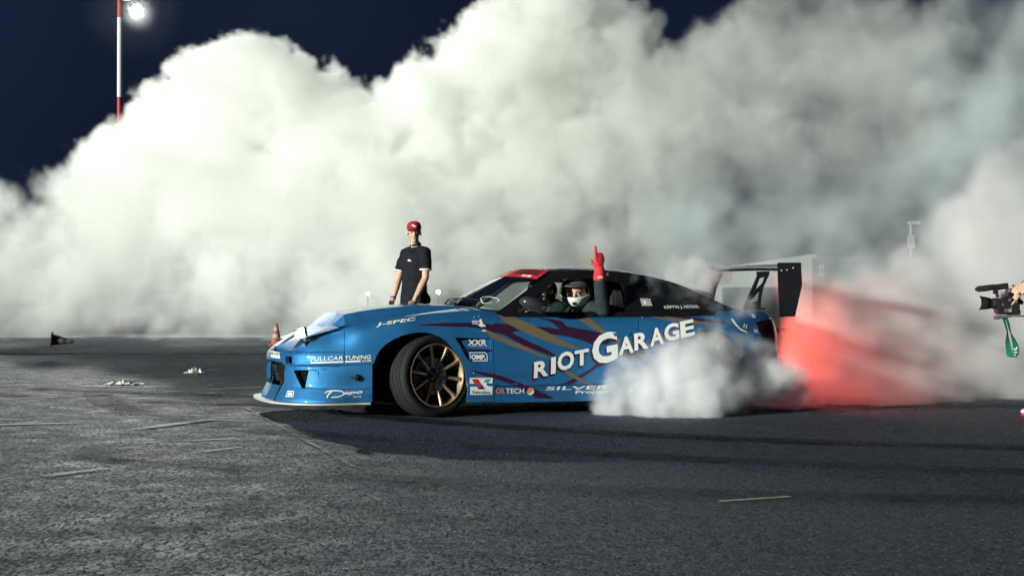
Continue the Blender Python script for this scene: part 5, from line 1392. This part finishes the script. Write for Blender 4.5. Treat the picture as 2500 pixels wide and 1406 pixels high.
# mast with lamp
RED_B = mat('mast_red', (.30, .02, .025), rough=.5, var=.15); WHITE_B = mat('mast_white', (.62, .62, .62), rough=.5, var=.12)
def mast():
    x, y = MAST
    x = (291 - 1250) / 3600 * y
    root = thing('light_mast', 'tall red and white banded mast with glowing floodlight at upper left', 'light mast', (x, y, 0))
    z = 9.25 - 3 * 3.24; k = 0
    while z < 21:
        z0, z1 = max(0, z), z + 3.24
        b = MB(); b.lathe([(.105, z0), (.105, z1 - .004)], 24, 'z'); b.build('red_band' if k % 2 == 0 else 'white_band', RED_B if k % 2 == 0 else WHITE_B, root, angle=50)
        z = z1; k += 1
    LA = Vector(LAMP_AT) - Vector((x, y, 0))
    a = MB(); a.tube([(0, 0, LA.z + .5), (LA.x * .6, -.1, LA.z + .45), (LA.x, LA.y, LA.z + .2)], .03, 8); a.build('lamp_arm', STEEL, root, angle=50)
    M = Matrix.Translation(LA) @ frame_of(Vector((0, 9, .9)) - Vector(LAMP_AT))
    h = MB(); h.lathe([(.08, -.40), (.16, -.34), (.235, -.07), (.25, .02), (.215, .02)], 28, 'y', M); fl = h.build('floodlight', GREY_P, root, angle=40)
    l = MB(); l.lathe([(.001, .045), (.11, .04), (.21, .022)], 28, 'y', M); l.build('floodlight_lens', mat('lit_floodlight', (1, 1, 1), emit=(1, .95, .82), estr=60), fl)
    for i, (dx, dz) in enumerate(((-.13, 8.05), (.13, 8.05), (0, 7.72))):
        b = MB(); b.lathe([(.045, -.07), (.05, 0), (.03, .07)], 12, 'z', Matrix.Translation((dx, -.13, dz))); b.build('marker_lamp', mat('marker_white', (.8, .8, .8), emit=(1, 1, .95), estr=1.2), root, angle=40)
mast()
def floor_lamp(px, py, dep, r, st, label):
    X = (px - 1250) / 3600 * dep; Z = .9 + (738 - py) / 3600 * dep
    root = thing('work_light', label, 'work light', (X, dep, 0), 0, 'small lights shining through the smoke')
    t = MB()
    for a in (0, 2.1, 4.2): t.tube([(0, 0, Z * .55), (.3 * math.cos(a), .3 * math.sin(a), 0.01)], .007, 6)
    t.tube([(0, 0, Z * .5), (0, 0, Z - .06)], .008, 6); t.build('tripod', STEEL, root, angle=50)
    h = MB(); h.lathe([(r * .6, .12), (r * 1.2, .08), (r * 1.3, -.01), (r * 1.1, -.01)], 20, 'y', Matrix.Translation((0, 0, Z))); hh = h.build('lamp_housing', GREY_P, root, angle=40)
    l = MB(); l.lathe([(.001, -.016), (r, -.012)], 20, 'y', Matrix.Translation((0, 0, Z))); l.build('lamp_lens', mat('lit_work_light', (1, 1, 1), emit=(1, .98, .95), estr=st), hh)
floor_lamp(898, 717, 34.4, .03, 90, 'dimmer white light in the smoke left of the standing man')
floor_lamp(1070, 713, 34.4, .042, 110, 'bright white light in the smoke right of the standing man')

# far buildings
POST_M = mat('dimmed_post', (.22, .23, .23), rough=.6)  # toned down so the post fades behind the smoke
WALL_B = mat('pale_hall_cladding', (.22, .23, .23), rough=.8, var=.08, scale=.6); UNLITW = mat('unlit_hall_wall', (.05, .055, .06), rough=.85, var=.2, scale=.5)  # front wall and roof get a darker tone for the unlit side
def hall():
    root = thing('exhibition_hall', 'long low pale hall half hidden by smoke behind the rear wing', 'building', (12.2, 60, 0))
    x1, y1 = 11.35 - 12.2, 104 - 60
    b = MB(); n = 9
    for i in range(n):
        t0, t1 = i / n, (i + 1) / n - .002
        p = [(x1 * t0, y1 * t0), (x1 * t1, y1 * t1)]
        b = MB(); b.hexa([(p[0][0], p[0][1], 0), (p[0][0] + .2, p[0][1], 0), (p[1][0] + .2, p[1][1], 0), (p[1][0], p[1][1], 0), (p[0][0], p[0][1], 2.86), (p[0][0] + .2, p[0][1], 2.86), (p[1][0] + .2, p[1][1], 2.86), (p[1][0], p[1][1], 2.86)]); b.build('wall_panel', WALL_B, root)
    b = MB(); b.hexa([(.0, -.25, 0), (9, -.25, 0), (9, -.02, 0), (.0, -.02, 0), (.0, -.25, 2.70), (9, -.25, 2.70), (9, -.02, 2.70), (.0, -.02, 2.70)]); b.build('front_wall', UNLITW, root)
    b = MB(); b.hexa([(.21, -.01, 2.66), (9.0, -.01, 2.66), (9.0, 44, 2.66), (x1 + .22, 44, 2.66), (.21, -.01, 2.75), (9.0, -.01, 2.75), (9.0, 44, 2.75), (x1 + .22, 44, 2.75)]); b.build('roof', UNLITW, root)
    b = MB(); b.box((.24, -.30, 1.95), (.44, -.26, 2.42)); s = b.build('wall_sign', POST_M, root); b = MB(); b.box((.31, -.315, 2.06), (.38, -.302, 2.28)); b.build('sign_print', BLACK_S, s)
hall()
def container():
    root = thing('container', 'low white container standing behind the wing of the car', 'container', (6.75, 45, 0))
    b = MB(); b.box((0, 0, .12), (1.9, 2.4, 1.36)); bo = b.build('container_body', WALL_B, root)
    for i in range(7): b = MB(); b.box((.06 + i * .27, -.03, .2), (.14 + i * .27, -.002, 1.3)); b.build('rib', WALL_B, root)
    b = MB(); b.box((.6, -.045, .7), (.66, -.032, .85)); b.build('latch', BLACK_S, root)
    for x in (.1, 1.6): b = MB(); b.box((x, .1, 0), (x + .2, 2.3, .118)); b.build('skid', BLACK_S, root)
container()
def lamp_post():
    x = (2224 - 1250) / 3600 * 55
    root = thing('lamp_post', 'thin pale lamp post fading in the smoke at right', 'lamp post', (x, 55, 0))
    b = MB(); b.lathe([(.06, 0), (.05, 3.8)], 12, 'z'); b.build('post', POST_M, root, angle=40)
    b = MB(); b.box((-.1, -.12, 3.805), (.35, .12, 3.92)); b.build('lamp_head', POST_M, root, bevel=.02)
    b = MB(); b.box((-.16, -.09, 2.9), (.12, -.065, 3.4)); b.build('notice', POST_M, root)
lamp_post()
# ------------------------------------------------------------------ smoke
def smoke_material(name, color, aniso=0.0, density=1.0):
    m = bpy.data.materials.new(name)
    m.use_nodes = True
    nt = m.node_tree
    nt.nodes.clear()
    out = nt.nodes.new('ShaderNodeOutputMaterial')
    pv = nt.nodes.new('ShaderNodeVolumePrincipled')
    pv.inputs['Color'].default_value = (*color, 1)
    pv.inputs['Density'].default_value = density
    pv.inputs['Anisotropy'].default_value = aniso
    pv.inputs['Density Attribute'].default_value = 'density'
    nt.links.new(pv.outputs[0], out.inputs['Volume'])
    return m

class FB:
    """small helper to write a field expression as geometry nodes"""
    def __init__(s, nt): s.nt = nt
    def node(s, t, **kw):
        n = s.nt.nodes.new(t)
        for k, v in kw.items(): setattr(n, k, v)
        return n
    def put(s, sock, v):
        if isinstance(v, bpy.types.NodeSocket): s.nt.links.new(v, sock)
        else: sock.default_value = v
    def m(s, op, a, b=None, c=None, clamp=False):
        n = s.node('ShaderNodeMath', operation=op, use_clamp=clamp)
        s.put(n.inputs[0], a)
        if b is not None: s.put(n.inputs[1], b)
        if c is not None: s.put(n.inputs[2], c)
        return n.outputs[0]
    def v(s, op, a, b=None, scale=None):
        n = s.node('ShaderNodeVectorMath', operation=op)
        s.put(n.inputs[0], a)
        if b is not None: s.put(n.inputs[1], b)
        if scale is not None: s.put(n.inputs['Scale'], scale)
        return n.outputs['Value'] if op in ('LENGTH', 'DOT_PRODUCT', 'DISTANCE') else n.outputs[0]
    def noise(s, vec, scale, detail, rough, color=False, lac=2.0):
        n = s.node('ShaderNodeTexNoise')
        s.put(n.inputs['Vector'], vec)
        n.inputs['Scale'].default_value = scale
        n.inputs['Detail'].default_value = detail
        n.inputs['Roughness'].default_value = rough
        n.inputs['Lacunarity'].default_value = lac
        return n.outputs['Color'] if color else n.outputs[0]
    def smooth(s, x, a, b, c=0.0, d=1.0):
        n = s.node('ShaderNodeMapRange', interpolation_type='SMOOTHSTEP')
        s.put(n.inputs[0], x)
        s.put(n.inputs[1], a); s.put(n.inputs[2], b); s.put(n.inputs[3], c); s.put(n.inputs[4], d)
        return n.outputs[0]

def smoke(name, label, lo, hi, voxel, blobs, mat, warp, amp, edge, gain, seed=0., billow=.5, nscale=.5, floor=.25, thin=None):
    """a real voxel cloud: soft union of puffs, folded and eaten into by noise"""
    me = bpy.data.meshes.new(name)
    ob = bpy.data.objects.new(name, me)
    COL.objects.link(ob)
    ob['kind'] = 'stuff'; ob['label'] = label
    me.materials.append(mat)
    nt = bpy.data.node_groups.new(name, 'GeometryNodeTree')
    nt.interface.new_socket('Geometry', in_out='OUTPUT', socket_type='NodeSocketGeometry')
    f = FB(nt)
    out = f.node('NodeGroupOutput')
    pos0 = f.node('GeometryNodeInputPosition').outputs[0]
    pos = f.v('ADD', pos0, (seed * 13.1, seed * 7.7, seed * 3.3))
    # folding: large then small curls
    p = pos0
    for (a, sc, det) in warp:
        c = f.noise(pos, sc, det, .55, color=True)
        c = f.v('SUBTRACT', c, (.5, .5, .5))
        p = f.v('ADD', p, f.v('SCALE', c, scale=a * 2))
    F = None
    for (cx, cy, cz, rr, wt) in blobs:
        d = f.v('DISTANCE', p, (cx, cy, cz))
        q = f.m('DIVIDE', d, rr)
        q = f.m('MULTIPLY', q, q)
        q = f.m('SUBTRACT', 1.0, q)
        q = f.m('MAXIMUM', q, 0.0)
        q = f.m('MULTIPLY', q, wt) if wt != 1 else q
        F = q if F is None else f.m('SMOOTH_MAX', F, q, .12)
    # cauliflower: billowed fractal noise
    n1 = f.noise(pos, nscale, 5.0, .55)
    b = f.m('MULTIPLY', f.m('ABSOLUTE', f.m('SUBTRACT', n1, .5)), 4.0)
    n2 = f.noise(f.v('ADD', pos, (31, 17, 5)), nscale * 2.3, 5.0, .6)
    b2 = f.m('MULTIPLY', f.m('ABSOLUTE', f.m('SUBTRACT', n2, .5)), 4.0)
    nn = f.m('ADD', f.m('MULTIPLY', b, 1 - billow), f.m('MULTIPLY', b2, billow))
    val = f.m('SUBTRACT', F, f.m('MULTIPLY', f.m('SUBTRACT', 1.0, nn), amp))
    ed = edge(f, pos0) if callable(edge) else edge
    dens = f.smooth(val, 0.0, ed, 0.0, gain)
    # uneven inside
    n3 = f.noise(f.v('ADD', pos, (3, 91, 55)), nscale * .9, 3.0, .5)
    dens = f.m('MULTIPLY', dens, f.smooth(n3, .3, .7, floor, 1.0))
    if thin: dens = thin(f, dens, pos0)
    vc = f.node('GeometryNodeVolumeCube')
    f.put(vc.inputs['Density'], dens)
    vc.inputs['Min'].default_value = lo
    vc.inputs['Max'].default_value = hi
    for ax, k in zip(range(3), ('X', 'Y', 'Z')):
        vc.inputs['Resolution ' + k].default_value = max(4, int((hi[ax] - lo[ax]) / voxel))
    sm = f.node('GeometryNodeSetMaterial')
    sm.inputs['Material'].default_value = mat
    nt.links.new(vc.outputs[0], sm.inputs[0])
    nt.links.new(sm.outputs[0], out.inputs[0])
    md = ob.modifiers.new('cloud', 'NODES')
    md.node_group = nt
    return ob
# BACK 105 lo [-16.6   33.39  -1.43] hi [12.68 41.07  9.66]
BACK = [
    (-13.32,36.58,3.17,1.55,1.0), (-12.23,36.37,2.5,1.41,1.0), (-11.46,36.83,2.88,1.17,1.0), (-10.69,36.45,4.22,0.84,1.0), (-10.15,36.31,4.77,0.77,1.0),
    (-9.63,36.84,4.62,0.97,1.0), (-9.48,37.67,5.04,1.0,1.0), (-8.81,37.48,5.62,1.06,1.0), (-8.17,37.42,5.82,0.99,1.0), (-7.63,36.56,6.47,0.9,1.0),
    (-7.27,37.06,7.07,0.92,1.0), (-6.78,36.64,7.18,0.9,1.0), (-6.29,36.48,7.01,0.9,1.0), (-5.67,36.37,6.51,0.96,1.0), (-5.34,36.54,6.42,1.03,1.0),
    (-5.08,37.68,6.28,0.93,1.0), (-4.54,37.53,6.23,0.86,1.0), (-4.17,37.49,6.18,0.79,1.0), (-3.86,37.48,5.88,0.79,1.0), (-3.5,36.51,5.16,0.77,1.0),
    (-3.11,36.7,5.62,0.78,1.0), (-2.95,37.2,6.16,0.92,1.0), (-2.39,37.37,6.67,0.99,1.0), (-1.83,37.57,6.75,0.93,1.0), (-1.36,37.61,6.66,1.0,1.0),
    (-0.81,36.34,6.67,0.96,1.0), (-0.36,37.17,7.03,0.92,1.0), (-0.16,37.27,7.67,0.99,1.0), (0.41,37.01,7.88,1.31,1.0), (1.32,36.48,7.88,1.42,1.0),
    (2.26,36.96,7.77,1.43,1.0), (2.83,36.34,7.4,1.15,1.0), (3.41,37.7,7.64,0.86,1.0), (3.74,37.58,7.68,0.66,1.0), (3.2,37.08,6.24,1.18,1.0),
    (3.98,36.68,5.98,0.97,1.0), (4.61,37.65,6.17,0.93,1.0), (5.11,37.12,6.61,0.79,1.0), (5.39,37.61,7.31,0.73,1.0), (5.75,37.56,7.65,0.93,1.0),
    (6.18,37.01,7.88,1.18,1.0), (6.98,36.86,7.96,1.43,1.0), (8.17,37.16,7.81,1.7,1.0), (9.24,36.89,7.76,1.69,1.0), (10.14,36.46,7.57,1.54,1.0),
    (-13.98,37.27,1.91,2.62,1.1), (-12.52,37.88,1.93,2.39,1.1), (-10.47,36.95,2.73,2.74,1.1), (-9.45,36.96,4.06,2.05,1.1), (-8.69,37.65,4.86,2.23,1.1),
    (-7.35,37.24,5.85,2.34,1.1), (-6.58,37.54,6.0,2.36,1.1), (-5.31,37.47,5.46,2.22,1.1), (-4.25,37.31,5.03,1.93,1.1), (-3.07,38.1,5.12,2.12,1.1),
    (-1.76,37.13,5.63,2.34,1.1), (-0.52,37.4,6.08,2.49,1.1), (0.83,37.14,6.87,2.75,1.1), (2.3,37.66,6.75,2.65,1.1), (3.42,37.23,5.85,2.07,1.1),
    (5.09,37.33,5.65,2.07,1.1), (6.41,37.8,6.77,2.66,1.1), (7.78,37.28,6.9,2.76,1.1), (9.3,37.57,6.73,2.5,1.1), (10.57,37.99,7.43,2.11,1.1),
    (-7.51,37.02,3.55,2.88,1.1), (-5.65,36.97,3.35,2.88,1.1), (-3.62,37.17,3.15,2.75,1.1), (-1.58,37.82,3.61,3.08,1.1), (0.52,37.64,4.23,3.07,1.1),
    (2.58,37.18,4.19,2.89,1.1), (4.67,37.3,4.2,2.62,1.1), (6.5,37.11,4.59,2.61,1.1), (8.43,37.45,4.84,2.64,1.1), (9.97,36.95,5.09,2.33,1.1),
    (-13.63,37.74,0.67,2.1,1.1), (-11.6,37.98,1.09,2.39,1.1), (-9.51,38.05,1.51,2.68,1.1), (-7.24,37.78,1.4,2.66,1.1), (-4.97,38.05,1.3,2.68,1.1),
    (-2.56,36.92,1.29,2.6,1.1), (-0.52,37.25,1.71,2.76,1.1), (1.59,38.06,2.04,2.82,1.1), (3.26,37.83,2.35,2.38,1.1), (-13.8,35.35,0.29,1.0,0.8),
    (-12.63,34.39,0.47,0.88,0.8), (-11.66,34.21,0.3,0.82,0.8), (-11.16,34.71,0.48,1.06,0.8), (-10.17,34.79,0.49,1.16,0.8), (-9.25,34.44,0.5,0.7,0.8),
    (-8.23,34.89,0.48,0.7,0.8), (-7.62,34.94,0.28,0.74,0.8), (-6.43,34.87,0.42,1.16,0.8), (-5.85,34.79,0.42,0.69,0.8), (-4.99,34.9,0.31,1.09,0.8),
    (-4.2,34.49,0.46,0.79,0.8), (-3.2,34.27,0.32,0.73,0.8), (-1.97,34.76,0.38,1.16,0.8), (-1.13,35.24,0.35,1.08,0.8), (-0.5,35.42,0.48,0.79,0.8),
    (0.62,35.12,0.29,0.85,0.8), (-10.52,39.2,4.26,1.45,1.2), (-10.51,39.2,3.06,1.73,1.2), (-10.51,39.2,1.75,1.87,1.2), (-10.51,39.2,0.66,1.52,1.2),
]
# THIN 25 lo [ 2.15 34.78  0.06] hi [15.08 39.22  9.66]
THIN = [
    (4.63,37,2.11,1.96,0.9), (6.17,37,2.73,1.96,0.9), (5.65,37,1.5,1.44,0.9), (7.71,37,3.14,2.22,0.9), (9.26,37,3.55,2.09,0.9),
    (10.8,37,4.38,2.22,0.9), (12.04,37,5.82,2.22,0.9), (12.86,37,3.55,2.22,0.9), (11.31,37,2.32,1.96,0.9), (12.87,37,7.57,1.7,0.9),
    (11.63,37,7.67,1.44,0.9), (10.29,37,6.64,1.96,0.9), (9.25,37,1.91,1.57,0.9), (10.59,37,3.14,1.96,0.9), (7.71,37,1.91,1.44,0.9),
    (12.04,37,4.58,1.96,0.9), (12.34,37,2.11,1.96,0.9), (4.11,37,3.14,1.96,0.9), (6.69,37,3.86,1.96,0.9), (12.66,37,6.64,1.96,0.9),
    (11.83,37,5.2,1.96,0.9), (9.77,37,2.11,1.7,0.9), (8.53,37,1.91,1.44,0.9), (11.1,37,1.7,1.57,0.9), (11.02,37,8.09,1.57,0.9),
]
# RIGHT 35 lo [ 2.19 12.55 -0.44] hi [ 6.89 16.93  3.19]
RIGHT = [
    (2.6,13.2,0.2,0.41,1.0), (2.79,13.6,0.55,0.47,1.0), (3.12,14.2,0.89,0.44,1.0), (3.3,14,0.27,0.71,1.0), (3.58,14.8,1.1,0.46,1.0),
    (3.82,14.8,0.73,0.69,1.0), (4.05,15.2,1.4,0.41,1.0), (4.31,15.2,1.06,0.71,1.0), (4.08,14,0.27,0.65,1.0), (4.55,15.6,1.67,0.45,1.0),
    (4.85,15.6,1.41,0.73,1.0), (5.03,16,1.96,0.43,1.0), (4.94,15.2,0.64,0.94,1.0), (5.34,16,2.27,0.56,1.0), (5.33,15.6,1.5,0.91,1.0),
    (5.62,16.3,2.75,0.44,1.0), (5.83,16,2.05,0.93,1.0), (5.24,14.4,0.25,0.67,1.0), (5.81,15.5,0.98,1.08,1.0), (4.56,13.8,0.09,0.37,1.0),
    (3.02,13.6,0.48,0.63,1.0), (3.39,13.4,0.22,0.57,1.0), (4.94,15.2,1.27,0.88,1.0), (4.39,14,0.27,0.65,1.0), (3.94,14.2,0.66,0.72,1.0),
    (2.74,13.9,0.97,0.32,1.0), (3.22,13.2,0.09,0.41,1.0), (3.72,13.4,0.15,0.47,1.0), (4.48,13.8,0.36,0.64,1.0), (4.72,13.6,0.06,0.42,1.0),
    (2.65,12.9,0.21,0.35,1.0), (3.09,13.1,0.0,0.31,1.0), (2.69,12.9,-0.0,0.25,1.0), (3.55,13.2,0.03,0.31,1.0), (4.05,13.4,0.02,0.29,1.0),
]
# WHEEL 31 lo [ 0.57 11.29 -0.2 ] hi [ 2.8  12.97  0.87]
WHEEL = [
    (0.78,11.75,0.08,0.21,1.0), (0.92,11.8,0.12,0.25,1.0), (1.01,11.75,0.27,0.23,1.0), (1.04,11.75,0.13,0.32,1.0), (1.27,11.75,0.21,0.39,1.0),
    (1.25,11.8,0.43,0.3,1.0), (1.33,11.85,0.58,0.19,1.0), (1.47,11.8,0.24,0.34,1.0), (1.45,11.9,0.65,0.1,1.0), (1.62,11.9,0.53,0.32,1.0),
    (1.48,11.85,0.53,0.25,1.0), (1.83,12,0.63,0.19,1.0), (1.11,11.75,0.37,0.27,1.0), (1.46,11.7,0.41,0.32,1.0), (1.66,11.75,0.34,0.32,1.0),
    (1.26,11.65,0.38,0.27,1.0), (2.12,12.1,0.26,0.31,1.0), (1.52,11.65,0.18,0.36,1.0), (2.08,12.3,0.52,0.21,1.0), (1.0,11.6,0.25,0.25,1.0),
    (1.66,11.95,0.68,0.19,1.0), (1.74,11.8,0.17,0.32,1.0), (1.83,12,0.36,0.26,1.0), (2.02,12.1,0.15,0.28,1.0), (2.0,12.2,0.42,0.19,1.0),
    (1.42,11.6,0.1,0.2,1.0), (1.16,11.6,0.09,0.2,1.0), (1.66,11.7,0.08,0.2,1.0), (2.24,12.4,0.14,0.29,1.0), (2.4,12.7,0.33,0.27,1.0),
    (2.48,12.6,0.12,0.32,1.0),
]
# ROOFW 16 lo [ 0.95 11.91  0.61] hi [ 2.04 13.61  1.38]
ROOFW = [
    (1.23,12.25,1.06,0.14,0.8), (1.37,12.3,1.06,0.17,0.8), (1.51,12.35,1.03,0.17,0.8), (1.62,12.4,0.98,0.17,0.8), (1.42,12.5,1.17,0.15,0.8),
    (1.59,12.7,1.13,0.16,0.8), (1.75,12.35,0.89,0.16,0.8), (1.88,12.3,0.82,0.16,0.8), (1.05,12.2,1.12,0.1,0.8), (1.76,12.9,1.07,0.17,0.8),
    (1.75,12.1,0.78,0.17,0.8), (1.57,12.05,0.76,0.14,0.8), (1.63,13.3,1.08,0.3,1.5), (1.5,13.3,1.16,0.21,1.5), (1.72,13.3,0.87,0.22,1.5),
    (1.81,13.4,1.08,0.21,1.5),
]
def xz(f, pos):
    n = f.node('ShaderNodeSeparateXYZ'); f.put(n.inputs[0], pos); return n.outputs[0], n.outputs[2]
def low_thin(f, dens, pos):                             # dense at the tyre, torn and thin above
    x, z = xz(f, pos)
    return f.m('MULTIPLY', dens, f.smooth(z, .26, .90, 1.0, .14))
def back_edge(f, pos):                                  # crisp heads above, soft and hazy below
    x, z = xz(f, pos)
    a = f.smooth(z, 1.5, 6.5, .62, .13)
    return f.m('ADD', a, f.smooth(x, 0.5, 8.0, 0.0, .35))
def back_thin(f, dens, pos):                            # thinner towards the right, also standing for lamp falloff, and near the ground
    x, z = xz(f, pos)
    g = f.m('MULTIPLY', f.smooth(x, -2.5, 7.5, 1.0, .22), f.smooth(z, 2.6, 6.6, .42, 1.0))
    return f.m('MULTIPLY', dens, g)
SM_WHITE = smoke_material('white_tyre_smoke', (.985, .99, .975), .12, 1.0)
SM_GREY = smoke_material('thin_tyre_smoke', (.90, .95, .96), .0, 1.0)
SM_NEAR = smoke_material('near_tyre_smoke', (.985, .983, .985), .0, 1.0)
SM_WHEEL = smoke_material('wheel_smoke', (.968, .965, .975), .0, 1.0)
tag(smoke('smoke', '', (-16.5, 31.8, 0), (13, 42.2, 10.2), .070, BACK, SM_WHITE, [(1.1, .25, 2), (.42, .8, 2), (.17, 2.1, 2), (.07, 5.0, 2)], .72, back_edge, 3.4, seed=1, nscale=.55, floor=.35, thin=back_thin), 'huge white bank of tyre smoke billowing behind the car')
tag(smoke('smoke', '', (3, 33.5, 0), (16.5, 41.5, 9.5), .14, THIN, SM_GREY, [(1.6, .22, 2), (.7, .7, 3)], .46, .9, 1.4, seed=5, nscale=.45, floor=.1), 'thin grey smoke drifting in front of the dark hall')
tag(smoke('smoke', '', (1.2, 11.6, 0), (6.2, 18.5, 3.6), .055, RIGHT, SM_NEAR, [(.55, .6, 2), (.25, 1.8, 2), (.08, 5, 3)], .42, .7, 3.2, seed=9, nscale=1.1, floor=.2), 'soft smoke cloud rising behind the tail of the car, lit pink by the tail lamp')
tag(smoke('smoke', '', (.55, 10.9, 0), (3.2, 13.2, 1.0), .022, WHEEL, SM_WHEEL, [(.30, 1.5, 2), (.14, 4.0, 2), (.05, 10, 3)], .48, .90, 24.0, seed=14, nscale=2.4, floor=.30, thin=low_thin), 'white smoke pouring from the rear wheel over the side of the car')
tag(smoke('smoke', '', (.9, 11.6, .6), (2.7, 14.2, 1.55), .024, ROOFW, SM_NEAR, [(.22, 2.0, 2), (.09, 5, 3)], .62, .6, 9.0, seed=21, nscale=3.4, floor=.1), 'wisps of smoke trailing over the rear window of the car')
tag(smoke('smoke', '', (-18.4, 56.4, 9.6), (-12.0, 61.8, 15.8), .17, [(-15.2, 59.1, 12.7, 2.6, 1.0)], SM_GREY, [(.3, .6, 2)], .25, 1.4, .03, seed=30, nscale=.6, floor=.6), 'faint smoke puff added round the floodlight on the mast to give it a halo')  # small puff added to spread the lamp into a halo
